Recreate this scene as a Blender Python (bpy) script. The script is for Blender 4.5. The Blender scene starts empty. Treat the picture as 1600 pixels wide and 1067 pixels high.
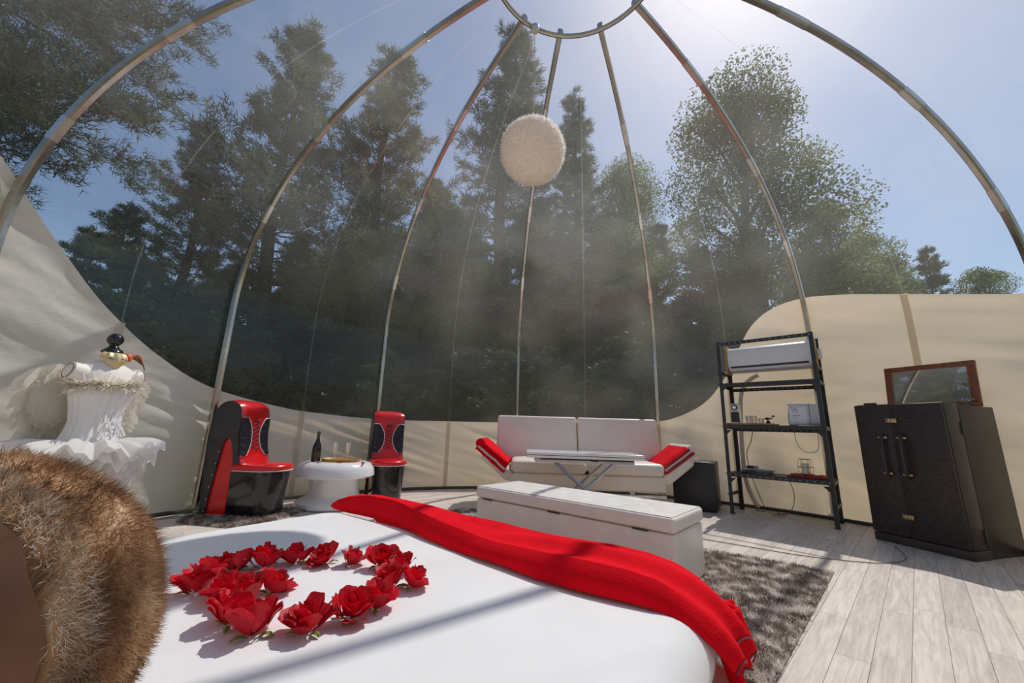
import bpy, bmesh, math, random
import numpy as np
from mathutils import Vector, Matrix, noise

# ------------------------------------------------------------------ camera, sky, sun, exposure
scene = bpy.context.scene
C = scene.collection
PI = math.pi
rad = math.radians
random.seed(7)

CAM_H, CAM_F = 0.88, 611.3
tilt, roll = math.atan((670.4 - 533.5) / CAM_F), 0.0298
cam_d = bpy.data.cameras.new('camera'); cam = bpy.data.objects.new('camera', cam_d); C.objects.link(cam)
cam_d.sensor_width = 36; cam_d.lens = 36 * CAM_F / 1600; cam_d.clip_start = 0.02; cam_d.clip_end = 500
_f = Vector((0, math.cos(tilt), math.sin(tilt))); _r0 = Vector((1, 0, 0)); _u0 = Vector((0, -math.sin(tilt), math.cos(tilt)))
_r = _r0 * math.cos(roll) + _u0 * math.sin(roll); _u = -_r0 * math.sin(roll) + _u0 * math.cos(roll)
cam.matrix_world = Matrix(((_r.x, _u.x, -_f.x, 0), (_r.y, _u.y, -_f.y, 0), (_r.z, _u.z, -_f.z, CAM_H), (0, 0, 0, 1)))
scene.camera = cam

SUN_AZ, SUN_EL = rad(39.5), rad(57.5)
sun_dir = Vector((math.sin(SUN_AZ) * math.cos(SUN_EL), math.cos(SUN_AZ) * math.cos(SUN_EL), math.sin(SUN_EL)))
sun_d = bpy.data.lights.new('sun', 'SUN'); sun_d.energy = 1.72; sun_d.angle = rad(0.7); sun_d.color = (1.0, 0.955, 0.89)
sun = bpy.data.objects.new('sun', sun_d); C.objects.link(sun)
sun.rotation_euler = (-sun_dir).to_track_quat('-Z', 'Y').to_euler()

world = bpy.data.worlds.new('sky'); scene.world = world; world.use_nodes = True
wn, wl = world.node_tree.nodes, world.node_tree.links
wn.clear()
sky = wn.new('ShaderNodeTexSky'); sky.sky_type = 'NISHITA'; sky.sun_disc = False
sky.sun_elevation = SUN_EL; sky.sun_rotation = SUN_AZ; sky.air_density = 1.0; sky.dust_density = 0.9; sky.ozone_density = 1.2
bg = wn.new('ShaderNodeBackground'); bg.inputs['Strength'].default_value = 0.062
wo = wn.new('ShaderNodeOutputWorld')
wl.new(sky.outputs[0], bg.inputs[0]); wl.new(bg.outputs[0], wo.inputs[0])

vs = scene.view_settings
vs.view_transform = 'Standard'; vs.look = 'None'; vs.gamma = 1.0; vs.exposure = 0.87; vs.use_curve_mapping = False
scene.cycles.transparent_max_bounces = 16
scene.cycles.max_bounces = 12
scene.cycles.diffuse_bounces = 8
scene.cycles.sample_clamp_indirect = 6.0

# ------------------------------------------------------------------ materials
MATS = {}
def nd(nt, kind, **kw):
    n = nt.nodes.new(kind)
    for k, v in kw.items():
        if k in n.inputs.keys(): n.inputs[k].default_value = v
        else: setattr(n, k, v)
    return n

def M(name, col, rough=0.5, metal=0.0, var=0.0, scale=6.0, col2=None, bump=0.0, bscale=60.0, spec=0.5, sheen=0.0,
      coat=0.0, rnd=0.0, transl=0.0, tcol=None, stretch=None, detail=4.0, wear=0.0):
    m = bpy.data.materials.new(name); m.use_nodes = True; nt = m.node_tree; b = nt.nodes['Principled BSDF']
    out = nt.nodes['Material Output']
    b.inputs['Roughness'].default_value = rough; b.inputs['Metallic'].default_value = metal
    b.inputs['Specular IOR Level'].default_value = spec
    b.inputs['Sheen Weight'].default_value = sheen; b.inputs['Coat Weight'].default_value = coat
    b.inputs['Base Color'].default_value = (*col, 1)
    tc = nd(nt, 'ShaderNodeTexCoord'); src = tc.outputs['Object']
    if stretch:
        mp = nd(nt, 'ShaderNodeMapping'); mp.inputs['Scale'].default_value = stretch
        nt.links.new(src, mp.inputs[0]); src = mp.outputs[0]
    last = None
    if var > 0 or col2:
        n = nd(nt, 'ShaderNodeTexNoise', Scale=scale, Detail=detail); nt.links.new(src, n.inputs['Vector'])
        rp = nd(nt, 'ShaderNodeValToRGB'); nt.links.new(n.outputs['Fac'], rp.inputs[0])
        c2 = col2 if col2 else tuple(max(0, c * (1 - var)) for c in col)
        c1 = col if col2 else tuple(min(1, c * (1 + var * .5)) for c in col)
        rp.color_ramp.elements[0].position = .36; rp.color_ramp.elements[1].position = .64
        rp.color_ramp.elements[0].color = (*c2, 1); rp.color_ramp.elements[1].color = (*c1, 1)
        last = rp.outputs[0]
    if rnd > 0:
        oi = nd(nt, 'ShaderNodeObjectInfo'); mr = nd(nt, 'ShaderNodeMapRange')
        mr.inputs['To Min'].default_value = 1 - rnd; mr.inputs['To Max'].default_value = 1 + rnd * .6
        nt.links.new(oi.outputs['Random'], mr.inputs['Value'])
        mx = nd(nt, 'ShaderNodeMix', data_type='RGBA', blend_type='MULTIPLY'); mx.inputs[0].default_value = 1
        if last: nt.links.new(last, mx.inputs[6])
        else: mx.inputs[6].default_value = (*col, 1)
        nt.links.new(mr.outputs[0], mx.inputs[7]); last = mx.outputs[2]
    if last: nt.links.new(last, b.inputs['Base Color'])
    if bump > 0:
        n2 = nd(nt, 'ShaderNodeTexNoise', Scale=bscale, Detail=3.0); nt.links.new(src, n2.inputs['Vector'])
        bp = nd(nt, 'ShaderNodeBump', Strength=min(1, bump), Distance=0.01); nt.links.new(n2.outputs['Fac'], bp.inputs['Height'])
        nt.links.new(bp.outputs[0], b.inputs['Normal'])
    if transl > 0:
        t = nd(nt, 'ShaderNodeBsdfTranslucent'); t.inputs[0].default_value = (*(tcol or col), 1)
        ms = nd(nt, 'ShaderNodeMixShader'); ms.inputs[0].default_value = transl
        nt.links.new(b.outputs[0], ms.inputs[1]); nt.links.new(t.outputs[0], ms.inputs[2]); nt.links.new(ms.outputs[0], out.inputs[0])
    MATS[name] = m
    return m

M('steel', (.52, .47, .41), .2, 1.0, var=.18, scale=3.5, bump=.06, bscale=20)
M('steel_sleeve', (.74, .71, .66), .22, 1.0, var=.1, scale=8)
M('canvas', (.95, .895, .83), .75, var=.04, scale=2.5, bump=.7, bscale=4.5, stretch=(1, 1, 2.6), transl=.43, tcol=(1, .79, .54))
M('seam_tape', (.70, .65, .58), .7, var=.08, transl=.5, tcol=(.86, .74, .57))
M('sheet', (.80, .80, .81), .8, var=.025, scale=4, bump=.12, bscale=14, sheen=.15)
M('white_leather', (.83, .79, .745), .38, var=.04, scale=5, bump=.08, bscale=90)
M('sofa_leather', (.80, .70, .605), .42, var=.04, scale=4, bump=.08, bscale=90)
M('cream_leather', (.79, .75, .66), .42, var=.05, scale=4, bump=.08, bscale=90)
M('red_fleece', (.76, .004, .014), .95, var=.07, scale=12, bump=.25, bscale=160, sheen=.0, spec=.1)
M('sherpa', (.80, .74, .68), 1.0, var=.15, scale=60, bump=.8, bscale=120)
M('stitch', (.22, .03, .05), .8, var=.2)
M('rose', (.64, .004, .022), .55, var=.3, scale=18, rnd=.3, transl=.22, tcol=(.85, .004, .02), bump=.12, bscale=60)
M('rose_leaf', (.16, .20, .03), .6, var=.3, scale=30)
M('black_vinyl', (.012, .012, .013), .12, coat=.4, var=.3, scale=5, bump=.10, bscale=7)
M('black_leather', (.035, .035, .037), .38, var=.2, scale=9, bump=.2, bscale=150)
M('navy_leather', (.012, .014, .022), .28, var=.3, scale=14, bump=.5, bscale=28, stretch=(1, .3, 2.2))
M('red_vinyl', (.70, .005, .008), .22, coat=.3, var=.12, scale=5, bump=.05, bscale=40)
M('dark_red', (.34, .004, .006), .45, var=.15, scale=7)
M('piping', (.82, .80, .78), .5, var=.05)
M('stud', (.85, .8, .7), .2, 1.0, var=.05)
M('chrome', (.72, .72, .73), .1, 1.0, var=.08)
M('grey_metal', (.45, .45, .46), .35, .8, var=.1)
M('white_gloss', (.83, .82, .81), .15, coat=.3, var=.03, scale=3)
M('fridge_black', (.022, .022, .024), .42, var=.15, scale=10, bump=.08, bscale=160)
M('rack_paint', (.028, .034, .037), .45, var=.2, scale=12, bump=.05)
M('hole', (.40, .38, .35), .8, var=.1)
M('ac_white', (.80, .81, .84), .35, var=.02)
M('slot_dark', (.03, .03, .035), .5, var=.1)
M('wood_yellow', (.56, .33, .07), .55, var=.3, scale=4, stretch=(1, 1, 12))
M('wood_tray', (.52, .28, .08), .5, var=.3, scale=5, stretch=(1, 9, 1))
M('wood_red', (.26, .075, .020), .35, var=.35, scale=4, stretch=(8, 8, 2), coat=.2)
M('mirror', (.86, .88, .86), .02, 1.0, var=.03, scale=14)
M('brass', (.50, .36, .15), .32, 1.0, var=.15)
M('bottle_glass', (.006, .010, .006), .06, coat=.3, var=.2)
M('bottle_label', (.05, .045, .03), .4, var=.2)
M('foil', (.16, .13, .06), .3, .7, var=.2)
M('paper', (.80, .81, .84), .6, var=.02)
M('print_grey', (.22, .22, .25), .6, var=.05)
M('paper_grey', (.36, .37, .40), .6, var=.05)
M('cable', (.16, .15, .14), .5, var=.1)
M('pipe_white', (.72, .68, .60), .5, var=.08)
M('dark_pipe', (.07, .06, .055), .35, var=.2)
M('magazine', (.20, .19, .18), .4, var=.5, scale=22)
M('mannequin', (.83, .78, .73), .55, var=.03)
M('satin', (.82, .80, .79), .4, var=.04, sheen=.3, bump=.1, bscale=25)
M('mask_gold', (.72, .50, .17), .4, .2, var=.6, scale=38, col2=(.60, .56, .48))
M('mask_green', (.16, .30, .03), .5, var=.4, scale=40)
M('mask_orange', (.75, .16, .02), .55, var=.4, scale=25)
M('feather_dark', (.16, .035, .02), .6, var=.4, scale=20)
M('black_gloss', (.008, .008, .009), .1, coat=.5, var=.2)
M('feather_white', (.84, .80, .72), .85, var=.06, transl=.3, tcol=(.95, .9, .8))
M('tulle', (.88, .87, .86), .8, var=.03, transl=.45, tcol=(.92, .91, .9))
M('ball_fluff', (.92, .86, .80), .9, var=.04, transl=.6, tcol=(1, .96, .92))
M('ball_core', (.95, .90, .85), .9, var=.08, scale=10, bump=.5, bscale=40, transl=.85, tcol=(1, .94, .88))
M('suede_brown', (.20, .088, .045), .9, var=.35, scale=5, sheen=.35)
M('bark', (.075, .055, .040), .9, var=.4, scale=6, bump=.6, bscale=20)
M('earth', (.070, .052, .034), 1.0, var=.5, scale=.8, bump=.5, bscale=4)
M('grass', (.10, .14, .035), 1.0, col2=(.15, .14, .06), scale=.6, bump=.6, bscale=9)
M('stone_base', (.40, .37, .345), .8, var=.1)

def mat_fibre(name, stops, scale, rough=.9, stretch=None, transl=.0, detail=3, sheen=.2):
    m = bpy.data.materials.new(name); m.use_nodes = True; nt = m.node_tree; b = nt.nodes['Principled BSDF']
    b.inputs['Roughness'].default_value = rough; b.inputs['Sheen Weight'].default_value = sheen; b.inputs['Specular IOR Level'].default_value = .2
    tc = nd(nt, 'ShaderNodeTexCoord'); src = tc.outputs['Object']
    if stretch:
        mp = nd(nt, 'ShaderNodeMapping'); mp.inputs['Scale'].default_value = stretch; nt.links.new(src, mp.inputs[0]); src = mp.outputs[0]
    n = nd(nt, 'ShaderNodeTexNoise', Scale=scale, Detail=detail); nt.links.new(src, n.inputs['Vector'])
    rp = nd(nt, 'ShaderNodeValToRGB'); nt.links.new(n.outputs['Fac'], rp.inputs[0])
    while len(rp.color_ramp.elements) < len(stops): rp.color_ramp.elements.new(.5)
    for e, (p, c) in zip(rp.color_ramp.elements, stops): e.position = p; e.color = (*c, 1)
    nt.links.new(rp.outputs[0], b.inputs['Base Color'])
    if transl:
        t = nd(nt, 'ShaderNodeBsdfTranslucent'); nt.links.new(rp.outputs[0], t.inputs[0])
        ms = nd(nt, 'ShaderNodeMixShader'); ms.inputs[0].default_value = transl
        nt.links.new(b.outputs[0], ms.inputs[1]); nt.links.new(t.outputs[0], ms.inputs[2])
        nt.links.new(ms.outputs[0], nt.nodes['Material Output'].inputs[0])
    MATS[name] = m; return m

mat_fibre('shag', [(.38, (.24, .19, .16)), (.48, (.42, .345, .30)), (.54, (.70, .62, .56)), (.60, (1, .97, .93))], 10, stretch=(1, 1, .2))
mat_fibre('fringe_rug', [(.35, (.12, .09, .07)), (.5, (.32, .26, .21)), (.65, (.60, .52, .45))], 14)
mat_fibre('fur_brown', [(.30, (.09, .045, .022)), (.45, (.27, .135, .062)), (.56, (.45, .26, .13)), (.68, (.74, .56, .37))], 20, stretch=(1, 1, .28))
mat_fibre('fur_pale', [(.30, (.14, .10, .075)), (.42, (.50, .41, .31)), (.54, (.78, .69, .57)), (.70, (.88, .83, .74))], 26, stretch=(1, 1, .5))

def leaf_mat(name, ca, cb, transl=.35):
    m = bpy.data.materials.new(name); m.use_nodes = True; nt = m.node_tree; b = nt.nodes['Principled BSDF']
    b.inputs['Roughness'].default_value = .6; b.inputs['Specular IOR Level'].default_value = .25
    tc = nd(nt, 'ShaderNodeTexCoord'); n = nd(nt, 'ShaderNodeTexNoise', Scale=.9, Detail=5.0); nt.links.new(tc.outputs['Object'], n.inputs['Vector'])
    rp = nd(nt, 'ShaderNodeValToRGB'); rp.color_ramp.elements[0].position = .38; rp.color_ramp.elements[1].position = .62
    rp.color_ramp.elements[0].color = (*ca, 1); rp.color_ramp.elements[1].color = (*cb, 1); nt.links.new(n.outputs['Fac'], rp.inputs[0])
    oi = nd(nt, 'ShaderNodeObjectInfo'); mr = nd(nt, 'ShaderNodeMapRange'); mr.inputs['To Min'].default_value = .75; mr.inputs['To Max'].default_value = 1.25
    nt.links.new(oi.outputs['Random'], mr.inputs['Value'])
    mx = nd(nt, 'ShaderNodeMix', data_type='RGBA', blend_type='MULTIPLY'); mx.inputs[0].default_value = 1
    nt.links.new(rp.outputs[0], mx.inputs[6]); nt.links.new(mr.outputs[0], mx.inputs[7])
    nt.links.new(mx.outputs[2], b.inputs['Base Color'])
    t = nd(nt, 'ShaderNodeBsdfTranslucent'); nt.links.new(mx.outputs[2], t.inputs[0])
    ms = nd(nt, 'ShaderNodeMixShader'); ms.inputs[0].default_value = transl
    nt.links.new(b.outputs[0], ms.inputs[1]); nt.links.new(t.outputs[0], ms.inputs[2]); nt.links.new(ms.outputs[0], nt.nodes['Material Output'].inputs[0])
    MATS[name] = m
leaf_mat('needles', (.085, .098, .048), (.215, .215, .105), .42)
leaf_mat('needles_dark', (.055, .085, .034), (.13, .165, .060), .4)
leaf_mat('leaves', (.11, .145, .035), (.28, .31, .085), .5)
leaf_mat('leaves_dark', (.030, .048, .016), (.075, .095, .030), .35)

def glass_mat(name, haze=.0, refl=.04, tint=(.97, .975, .97), rough=.02, scratch=False):
    m = bpy.data.materials.new(name); m.use_nodes = True; nt = m.node_tree; nt.nodes.clear()
    out = nd(nt, 'ShaderNodeOutputMaterial'); tr = nd(nt, 'ShaderNodeBsdfTransparent'); tr.inputs[0].default_value = (*tint, 1)
    gl = nd(nt, 'ShaderNodeBsdfGlossy', Roughness=rough); gl.inputs[0].default_value = (1, 1, 1, 1)
    base = tr.outputs[0]
    tc = nd(nt, 'ShaderNodeTexCoord')
    if haze > 0:
        tl = nd(nt, 'ShaderNodeBsdfTranslucent'); tl.inputs[0].default_value = (.93, .90, .80, 1)
        n = nd(nt, 'ShaderNodeTexNoise', Scale=.9, Detail=3.0, Roughness=.5, Distortion=.2); nt.links.new(tc.outputs['Object'], n.inputs['Vector'])
        mr = nd(nt, 'ShaderNodeMapRange'); mr.inputs['From Min'].default_value = .36; mr.inputs['From Max'].default_value = .66
        mr.inputs['To Min'].default_value = haze * .75; mr.inputs['To Max'].default_value = haze * 1.9
        nt.links.new(n.outputs['Fac'], mr.inputs['Value']); fac = mr.outputs[0]
        if scratch:
            mp = nd(nt, 'ShaderNodeMapping'); mp.inputs['Scale'].default_value = (9, 9, 2.2); mp.inputs['Rotation'].default_value = (.5, .35, 0)
            nt.links.new(tc.outputs['Object'], mp.inputs[0])
            n2 = nd(nt, 'ShaderNodeTexNoise', Scale=7.0, Detail=6.0, Roughness=.7); nt.links.new(mp.outputs[0], n2.inputs['Vector'])
            m2 = nd(nt, 'ShaderNodeMapRange'); m2.inputs['From Min'].default_value = .66; m2.inputs['From Max'].default_value = .80; m2.inputs['To Max'].default_value = .20
            nt.links.new(n2.outputs['Fac'], m2.inputs['Value'])
            ad = nd(nt, 'ShaderNodeMath', operation='ADD'); nt.links.new(fac, ad.inputs[0]); nt.links.new(m2.outputs[0], ad.inputs[1]); fac = ad.outputs[0]
        ms = nd(nt, 'ShaderNodeMixShader'); nt.links.new(fac, ms.inputs[0]); nt.links.new(base, ms.inputs[1]); nt.links.new(tl.outputs[0], ms.inputs[2]); base = ms.outputs[0]
    lw = nd(nt, 'ShaderNodeLayerWeight', Blend=.5)
    pw = nd(nt, 'ShaderNodeMath', operation='POWER'); pw.inputs[1].default_value = 3.5; nt.links.new(lw.outputs['Facing'], pw.inputs[0])
    mu = nd(nt, 'ShaderNodeMath', operation='MULTIPLY_ADD'); mu.inputs[1].default_value = .55; mu.inputs[2].default_value = refl; nt.links.new(pw.outputs[0], mu.inputs[0])
    if scratch:
        nb = nd(nt, 'ShaderNodeTexNoise', Scale=2.2, Detail=5.0, Roughness=.6); nt.links.new(tc.outputs['Object'], nb.inputs['Vector'])
        bp = nd(nt, 'ShaderNodeBump', Strength=.35, Distance=.05); nt.links.new(nb.outputs['Fac'], bp.inputs['Height']); nt.links.new(bp.outputs[0], gl.inputs['Normal'])
    m2 = nd(nt, 'ShaderNodeMixShader'); nt.links.new(mu.outputs[0], m2.inputs[0]); nt.links.new(base, m2.inputs[1]); nt.links.new(gl.outputs[0], m2.inputs[2])
    nt.links.new(m2.outputs[0], out.inputs[0]); MATS[name] = m
glass_mat('clear_film', haze=.072, refl=.03, scratch=True)
glass_mat('clear_seam', haze=.055, refl=.05)
glass_mat('glassware', haze=.16, refl=.16)

def plank_mat():
    m = bpy.data.materials.new('plank'); m.use_nodes = True; nt = m.node_tree; b = nt.nodes['Principled BSDF']
    b.inputs['Roughness'].default_value = .42
    tc = nd(nt, 'ShaderNodeTexCoord'); oi = nd(nt, 'ShaderNodeObjectInfo')
    ad = nd(nt, 'ShaderNodeVectorMath', operation='ADD'); nt.links.new(tc.outputs['Object'], ad.inputs[0])
    cx = nd(nt, 'ShaderNodeCombineXYZ'); ml = nd(nt, 'ShaderNodeMath', operation='MULTIPLY'); ml.inputs[1].default_value = 37
    nt.links.new(oi.outputs['Random'], ml.inputs[0]); nt.links.new(ml.outputs[0], cx.inputs[0]); nt.links.new(ml.outputs[0], cx.inputs[1]); nt.links.new(cx.outputs[0], ad.inputs[1])
    mp = nd(nt, 'ShaderNodeMapping'); mp.inputs['Scale'].default_value = (1.6, 22, 1); nt.links.new(ad.outputs[0], mp.inputs[0])
    n = nd(nt, 'ShaderNodeTexNoise', Scale=2.0, Detail=7.0, Roughness=.62, Distortion=.9); nt.links.new(mp.outputs[0], n.inputs['Vector'])
    rp = nd(nt, 'ShaderNodeValToRGB'); nt.links.new(n.outputs['Fac'], rp.inputs[0])
    rp.color_ramp.elements[0].position = .3; rp.color_ramp.elements[0].color = (.52, .45, .40, 1)
    rp.color_ramp.elements[1].position = .62; rp.color_ramp.elements[1].color = (.78, .695, .625, 1)
    mr = nd(nt, 'ShaderNodeMapRange'); mr.inputs['To Min'].default_value = .84; mr.inputs['To Max'].default_value = 1.08; nt.links.new(oi.outputs['Random'], mr.inputs['Value'])
    mx = nd(nt, 'ShaderNodeMix', data_type='RGBA', blend_type='MULTIPLY'); mx.inputs[0].default_value = 1
    nt.links.new(rp.outputs[0], mx.inputs[6]); nt.links.new(mr.outputs[0], mx.inputs[7]); nt.links.new(mx.outputs[2], b.inputs['Base Color'])
    bp = nd(nt, 'ShaderNodeBump', Strength=.12, Distance=.004); nt.links.new(n.outputs['Fac'], bp.inputs['Height']); nt.links.new(bp.outputs[0], b.inputs['Normal'])
    MATS['plank'] = m
plank_mat()

def croc_mat():
    m = bpy.data.materials.new('croc'); m.use_nodes = True; nt = m.node_tree; b = nt.nodes['Principled BSDF']
    b.inputs['Roughness'].default_value = .38; tc = nd(nt, 'ShaderNodeTexCoord')
    mp = nd(nt, 'ShaderNodeMapping'); mp.inputs['Scale'].default_value = (22, 22, 60); nt.links.new(tc.outputs['Object'], mp.inputs[0])
    v = nd(nt, 'ShaderNodeTexVoronoi', feature='DISTANCE_TO_EDGE', Scale=1.0); nt.links.new(mp.outputs[0], v.inputs['Vector'])
    mr = nd(nt, 'ShaderNodeMapRange'); mr.inputs['From Max'].default_value = .12; nt.links.new(v.outputs['Distance'], mr.inputs['Value'])
    rp = nd(nt, 'ShaderNodeValToRGB'); rp.color_ramp.elements[0].color = (.016, .010, .009, 1); rp.color_ramp.elements[1].color = (.046, .029, .025, 1)
    nt.links.new(mr.outputs[0], rp.inputs[0]); nt.links.new(rp.outputs[0], b.inputs['Base Color'])
    bp = nd(nt, 'ShaderNodeBump', Strength=.4, Distance=.003); nt.links.new(mr.outputs[0], bp.inputs['Height']); nt.links.new(bp.outputs[0], b.inputs['Normal'])
    MATS['croc'] = m
croc_mat()
M('trunk_brown', (.052, .040, .035), .42, var=.2, scale=5, bump=.06, bscale=120)

# ------------------------------------------------------------------ mesh helpers
class MB:
    def __init__(s): s.v = []; s.f = []
    def add(s, vs_, fs, mtx=None):
        o = len(s.v)
        s.v += [tuple(mtx @ Vector(p)) if mtx else tuple(p) for p in vs_]
        s.f += [tuple(i + o for i in f) for f in fs]; return s
    def box(s, c, d, bev=0.0, mtx=None, seg=2):
        bm = bmesh.new(); bmesh.ops.create_cube(bm, size=1)
        for v in bm.verts: v.co = Vector((v.co.x * d[0], v.co.y * d[1], v.co.z * d[2]))
        if bev: bmesh.ops.bevel(bm, geom=bm.edges[:], offset=bev, segments=seg, affect='EDGES', profile=.5)
        mt = Matrix.Translation(c)
        if mtx: mt = mtx @ mt
        bm.verts.index_update()
        s.add([v.co for v in bm.verts], [[v.index for v in f.verts] for f in bm.faces], mt); bm.free(); return s
    def tube(s, pts, r, seg=8, closed=False, caps=True):
        pts = [Vector(p) for p in pts]; n = len(pts)
        rs = r if isinstance(r, (list, tuple)) else [r] * n
        vs_, fs = [], []; up = Vector((0, 0, 1)); prev = None
        for i, p in enumerate(pts):
            if closed: t = pts[(i + 1) % n] - pts[i - 1]
            else: t = pts[min(i + 1, n - 1)] - pts[max(i - 1, 0)]
            t = t.normalized() if t.length > 1e-9 else Vector((0, 0, 1))
            if prev is None:
                a = up if abs(t.z) < .9 else Vector((1, 0, 0)); x = t.cross(a).normalized()
            else:
                x = prev - t * prev.dot(t); x = x.normalized() if x.length > 1e-6 else t.cross(Vector((1, 0, 0))).normalized()
            prev = x; y = t.cross(x)
            for k in range(seg):
                a = 2 * PI * k / seg; vs_.append(p + (x * math.cos(a) + y * math.sin(a)) * rs[i])
        m = n if closed else n - 1
        for i in range(m):
            for k in range(seg):
                j = (i + 1) % n; fs.append((i * seg + k, i * seg + (k + 1) % seg, j * seg + (k + 1) % seg, j * seg + k))
        if caps and not closed:
            fs.append(tuple(range(seg))[::-1]); fs.append(tuple((n - 1) * seg + k for k in range(seg)))
        return s.add(vs_, fs)
    def lathe(s, prof, seg=32, c=(0, 0, 0), sx=1, sy=1):
        vs_, fs = [], []
        for r, z in prof:
            for k in range(seg):
                a = 2 * PI * k / seg; vs_.append((c[0] + r * math.cos(a) * sx, c[1] + r * math.sin(a) * sy, c[2] + z))
        for i in range(len(prof) - 1):
            for k in range(seg): fs.append((i * seg + k, i * seg + (k + 1) % seg, (i + 1) * seg + (k + 1) % seg, (i + 1) * seg + k))
        if prof[0][0] > 1e-5: fs.append(tuple(range(seg))[::-1])
        if prof[-1][0] > 1e-5: fs.append(tuple((len(prof) - 1) * seg + k for k in range(seg)))
        return s.add(vs_, fs)
    def loft(s, loops, caps=True):
        n = len(loops[0]); vs_ = [p for l in loops for p in l]; fs = []
        for i in range(len(loops) - 1):
            for k in range(n): fs.append((i * n + k, i * n + (k + 1) % n, (i + 1) * n + (k + 1) % n, (i + 1) * n + k))
        if caps: fs.append(tuple(range(n))[::-1]); fs.append(tuple((len(loops) - 1) * n + k for k in range(n)))
        return s.add(vs_, fs)
    def grid(s, fn, nu, nv, closed_u=False, flip=False):
        vs_ = [fn(i / (nu if closed_u else nu - 1), j / (nv - 1)) for j in range(nv) for i in range(nu)]; fs = []
        for j in range(nv - 1):
            for i in range(nu if closed_u else nu - 1):
                q = (j * nu + i, j * nu + (i + 1) % nu, (j + 1) * nu + (i + 1) % nu, (j + 1) * nu + i)
                fs.append(q[::-1] if flip else q)
        return s.add(vs_, fs)
    def prism(s, poly, axis, a, b):
        # poly in the two other axes, extruded along axis ('x','y','z') from a to b
        def P(p, h):
            return {'y': (p[0], h, p[1]), 'x': (h, p[0], p[1]), 'z': (p[0], p[1], h)}[axis]
        n = len(poly)
        return s.add([P(p, a) for p in poly] + [P(p, b) for p in poly],
                     [tuple(range(n))[::-1], tuple(range(n, 2 * n))] + [(i, (i + 1) % n, n + (i + 1) % n, n + i) for i in range(n)])
    def ball(s, c, r, seg=16, rings=10, sc=(1, 1, 1)):
        prof = [(max(1e-6, r * math.sin(PI * i / rings)), -r * math.cos(PI * i / rings)) for i in range(rings + 1)]
        b = MB().lathe(prof, seg)
        return s.add([(c[0] + x * sc[0], c[1] + y * sc[1], c[2] + z * sc[2]) for x, y, z in b.v], b.f)
    def build(s, name, mat, parent=None, smooth=True, ang=40, bevel=0.0, bseg=2, subd=0, solid=0.0, kind=None, label=None):
        me = bpy.data.meshes.new(name); me.from_pydata(s.v, [], s.f)
        bm = bmesh.new(); bm.from_mesh(me); bmesh.ops.recalc_face_normals(bm, faces=bm.faces[:]); bm.to_mesh(me); bm.free()
        me.materials.append(MATS[mat])
        if smooth:
            me.polygons.foreach_set('use_smooth', [True] * len(me.polygons))
            try: me.set_sharp_from_angle(angle=rad(ang))
            except Exception: pass
        return link(name, me, parent, bevel, bseg, subd, solid, kind, label)

def link(name, me, parent=None, bevel=0, bseg=2, subd=0, solid=0, kind=None, label=None):
    o = bpy.data.objects.new(name, me); C.objects.link(o)
    if parent: o.parent = parent
    if solid: md = o.modifiers.new('s', 'SOLIDIFY'); md.thickness = solid; md.offset = 0
    if bevel: md = o.modifiers.new('b', 'BEVEL'); md.width = bevel; md.segments = bseg; md.limit_method = 'ANGLE'; md.angle_limit = rad(40)
    if subd: md = o.modifiers.new('sd', 'SUBSURF'); md.levels = subd; md.render_levels = subd
    if kind: o['kind'] = kind
    if label: o['label'] = label
    return o

def soup(name, verts, faces_n, mat, parent=None, kind='stuff'):
    """numpy triangle/quad soup: verts (N,k,3)"""
    N, k, _ = verts.shape
    me = bpy.data.meshes.new(name); me.vertices.add(N * k); me.vertices.foreach_set('co', verts.reshape(-1).astype(np.float32))
    me.loops.add(N * k); me.loops.foreach_set('vertex_index', np.arange(N * k, dtype=np.int32))
    me.polygons.add(N); me.polygons.foreach_set('loop_start', np.arange(0, N * k, k, dtype=np.int32))
    me.update(calc_edges=True); me.materials.append(MATS[mat])
    return link(name, me, parent, kind=kind)

def tag(o, label, cat, group=None):
    o['label'] = label; o['category'] = cat
    if group: o['group'] = group
    return o
def thing(name, label, cat, loc=(0, 0, 0), rz=0.0, group=None):
    o = bpy.data.objects.new(name, None); C.objects.link(o); o.empty_display_size = .1
    o.location = loc; o.rotation_euler = (0, 0, rz)
    return tag(o, label, cat, group)
def struct(name, label=None):
    o = bpy.data.objects.new(name, None); C.objects.link(o); o['kind'] = 'structure'
    if label: o['label'] = label
    return o
def dup(root, loc=None, rz=None, label=None, scale=None, group=None):
    def cp(o, par):
        c = o.copy(); C.objects.link(c); c.parent = par
        for ch in kids.get(o, []): cp(ch, c)
        return c
    kids = {}
    for o in C.objects:
        if o.parent: kids.setdefault(o.parent, []).append(o)
    r = cp(root, None)
    if loc is not None: r.location = loc
    if rz is not None: r.rotation_euler = (0, 0, rz)
    if label: r['label'] = label
    if scale: r.scale = scale if isinstance(scale, tuple) else (scale,) * 3
    if group: r['group'] = group
    return r

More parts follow.
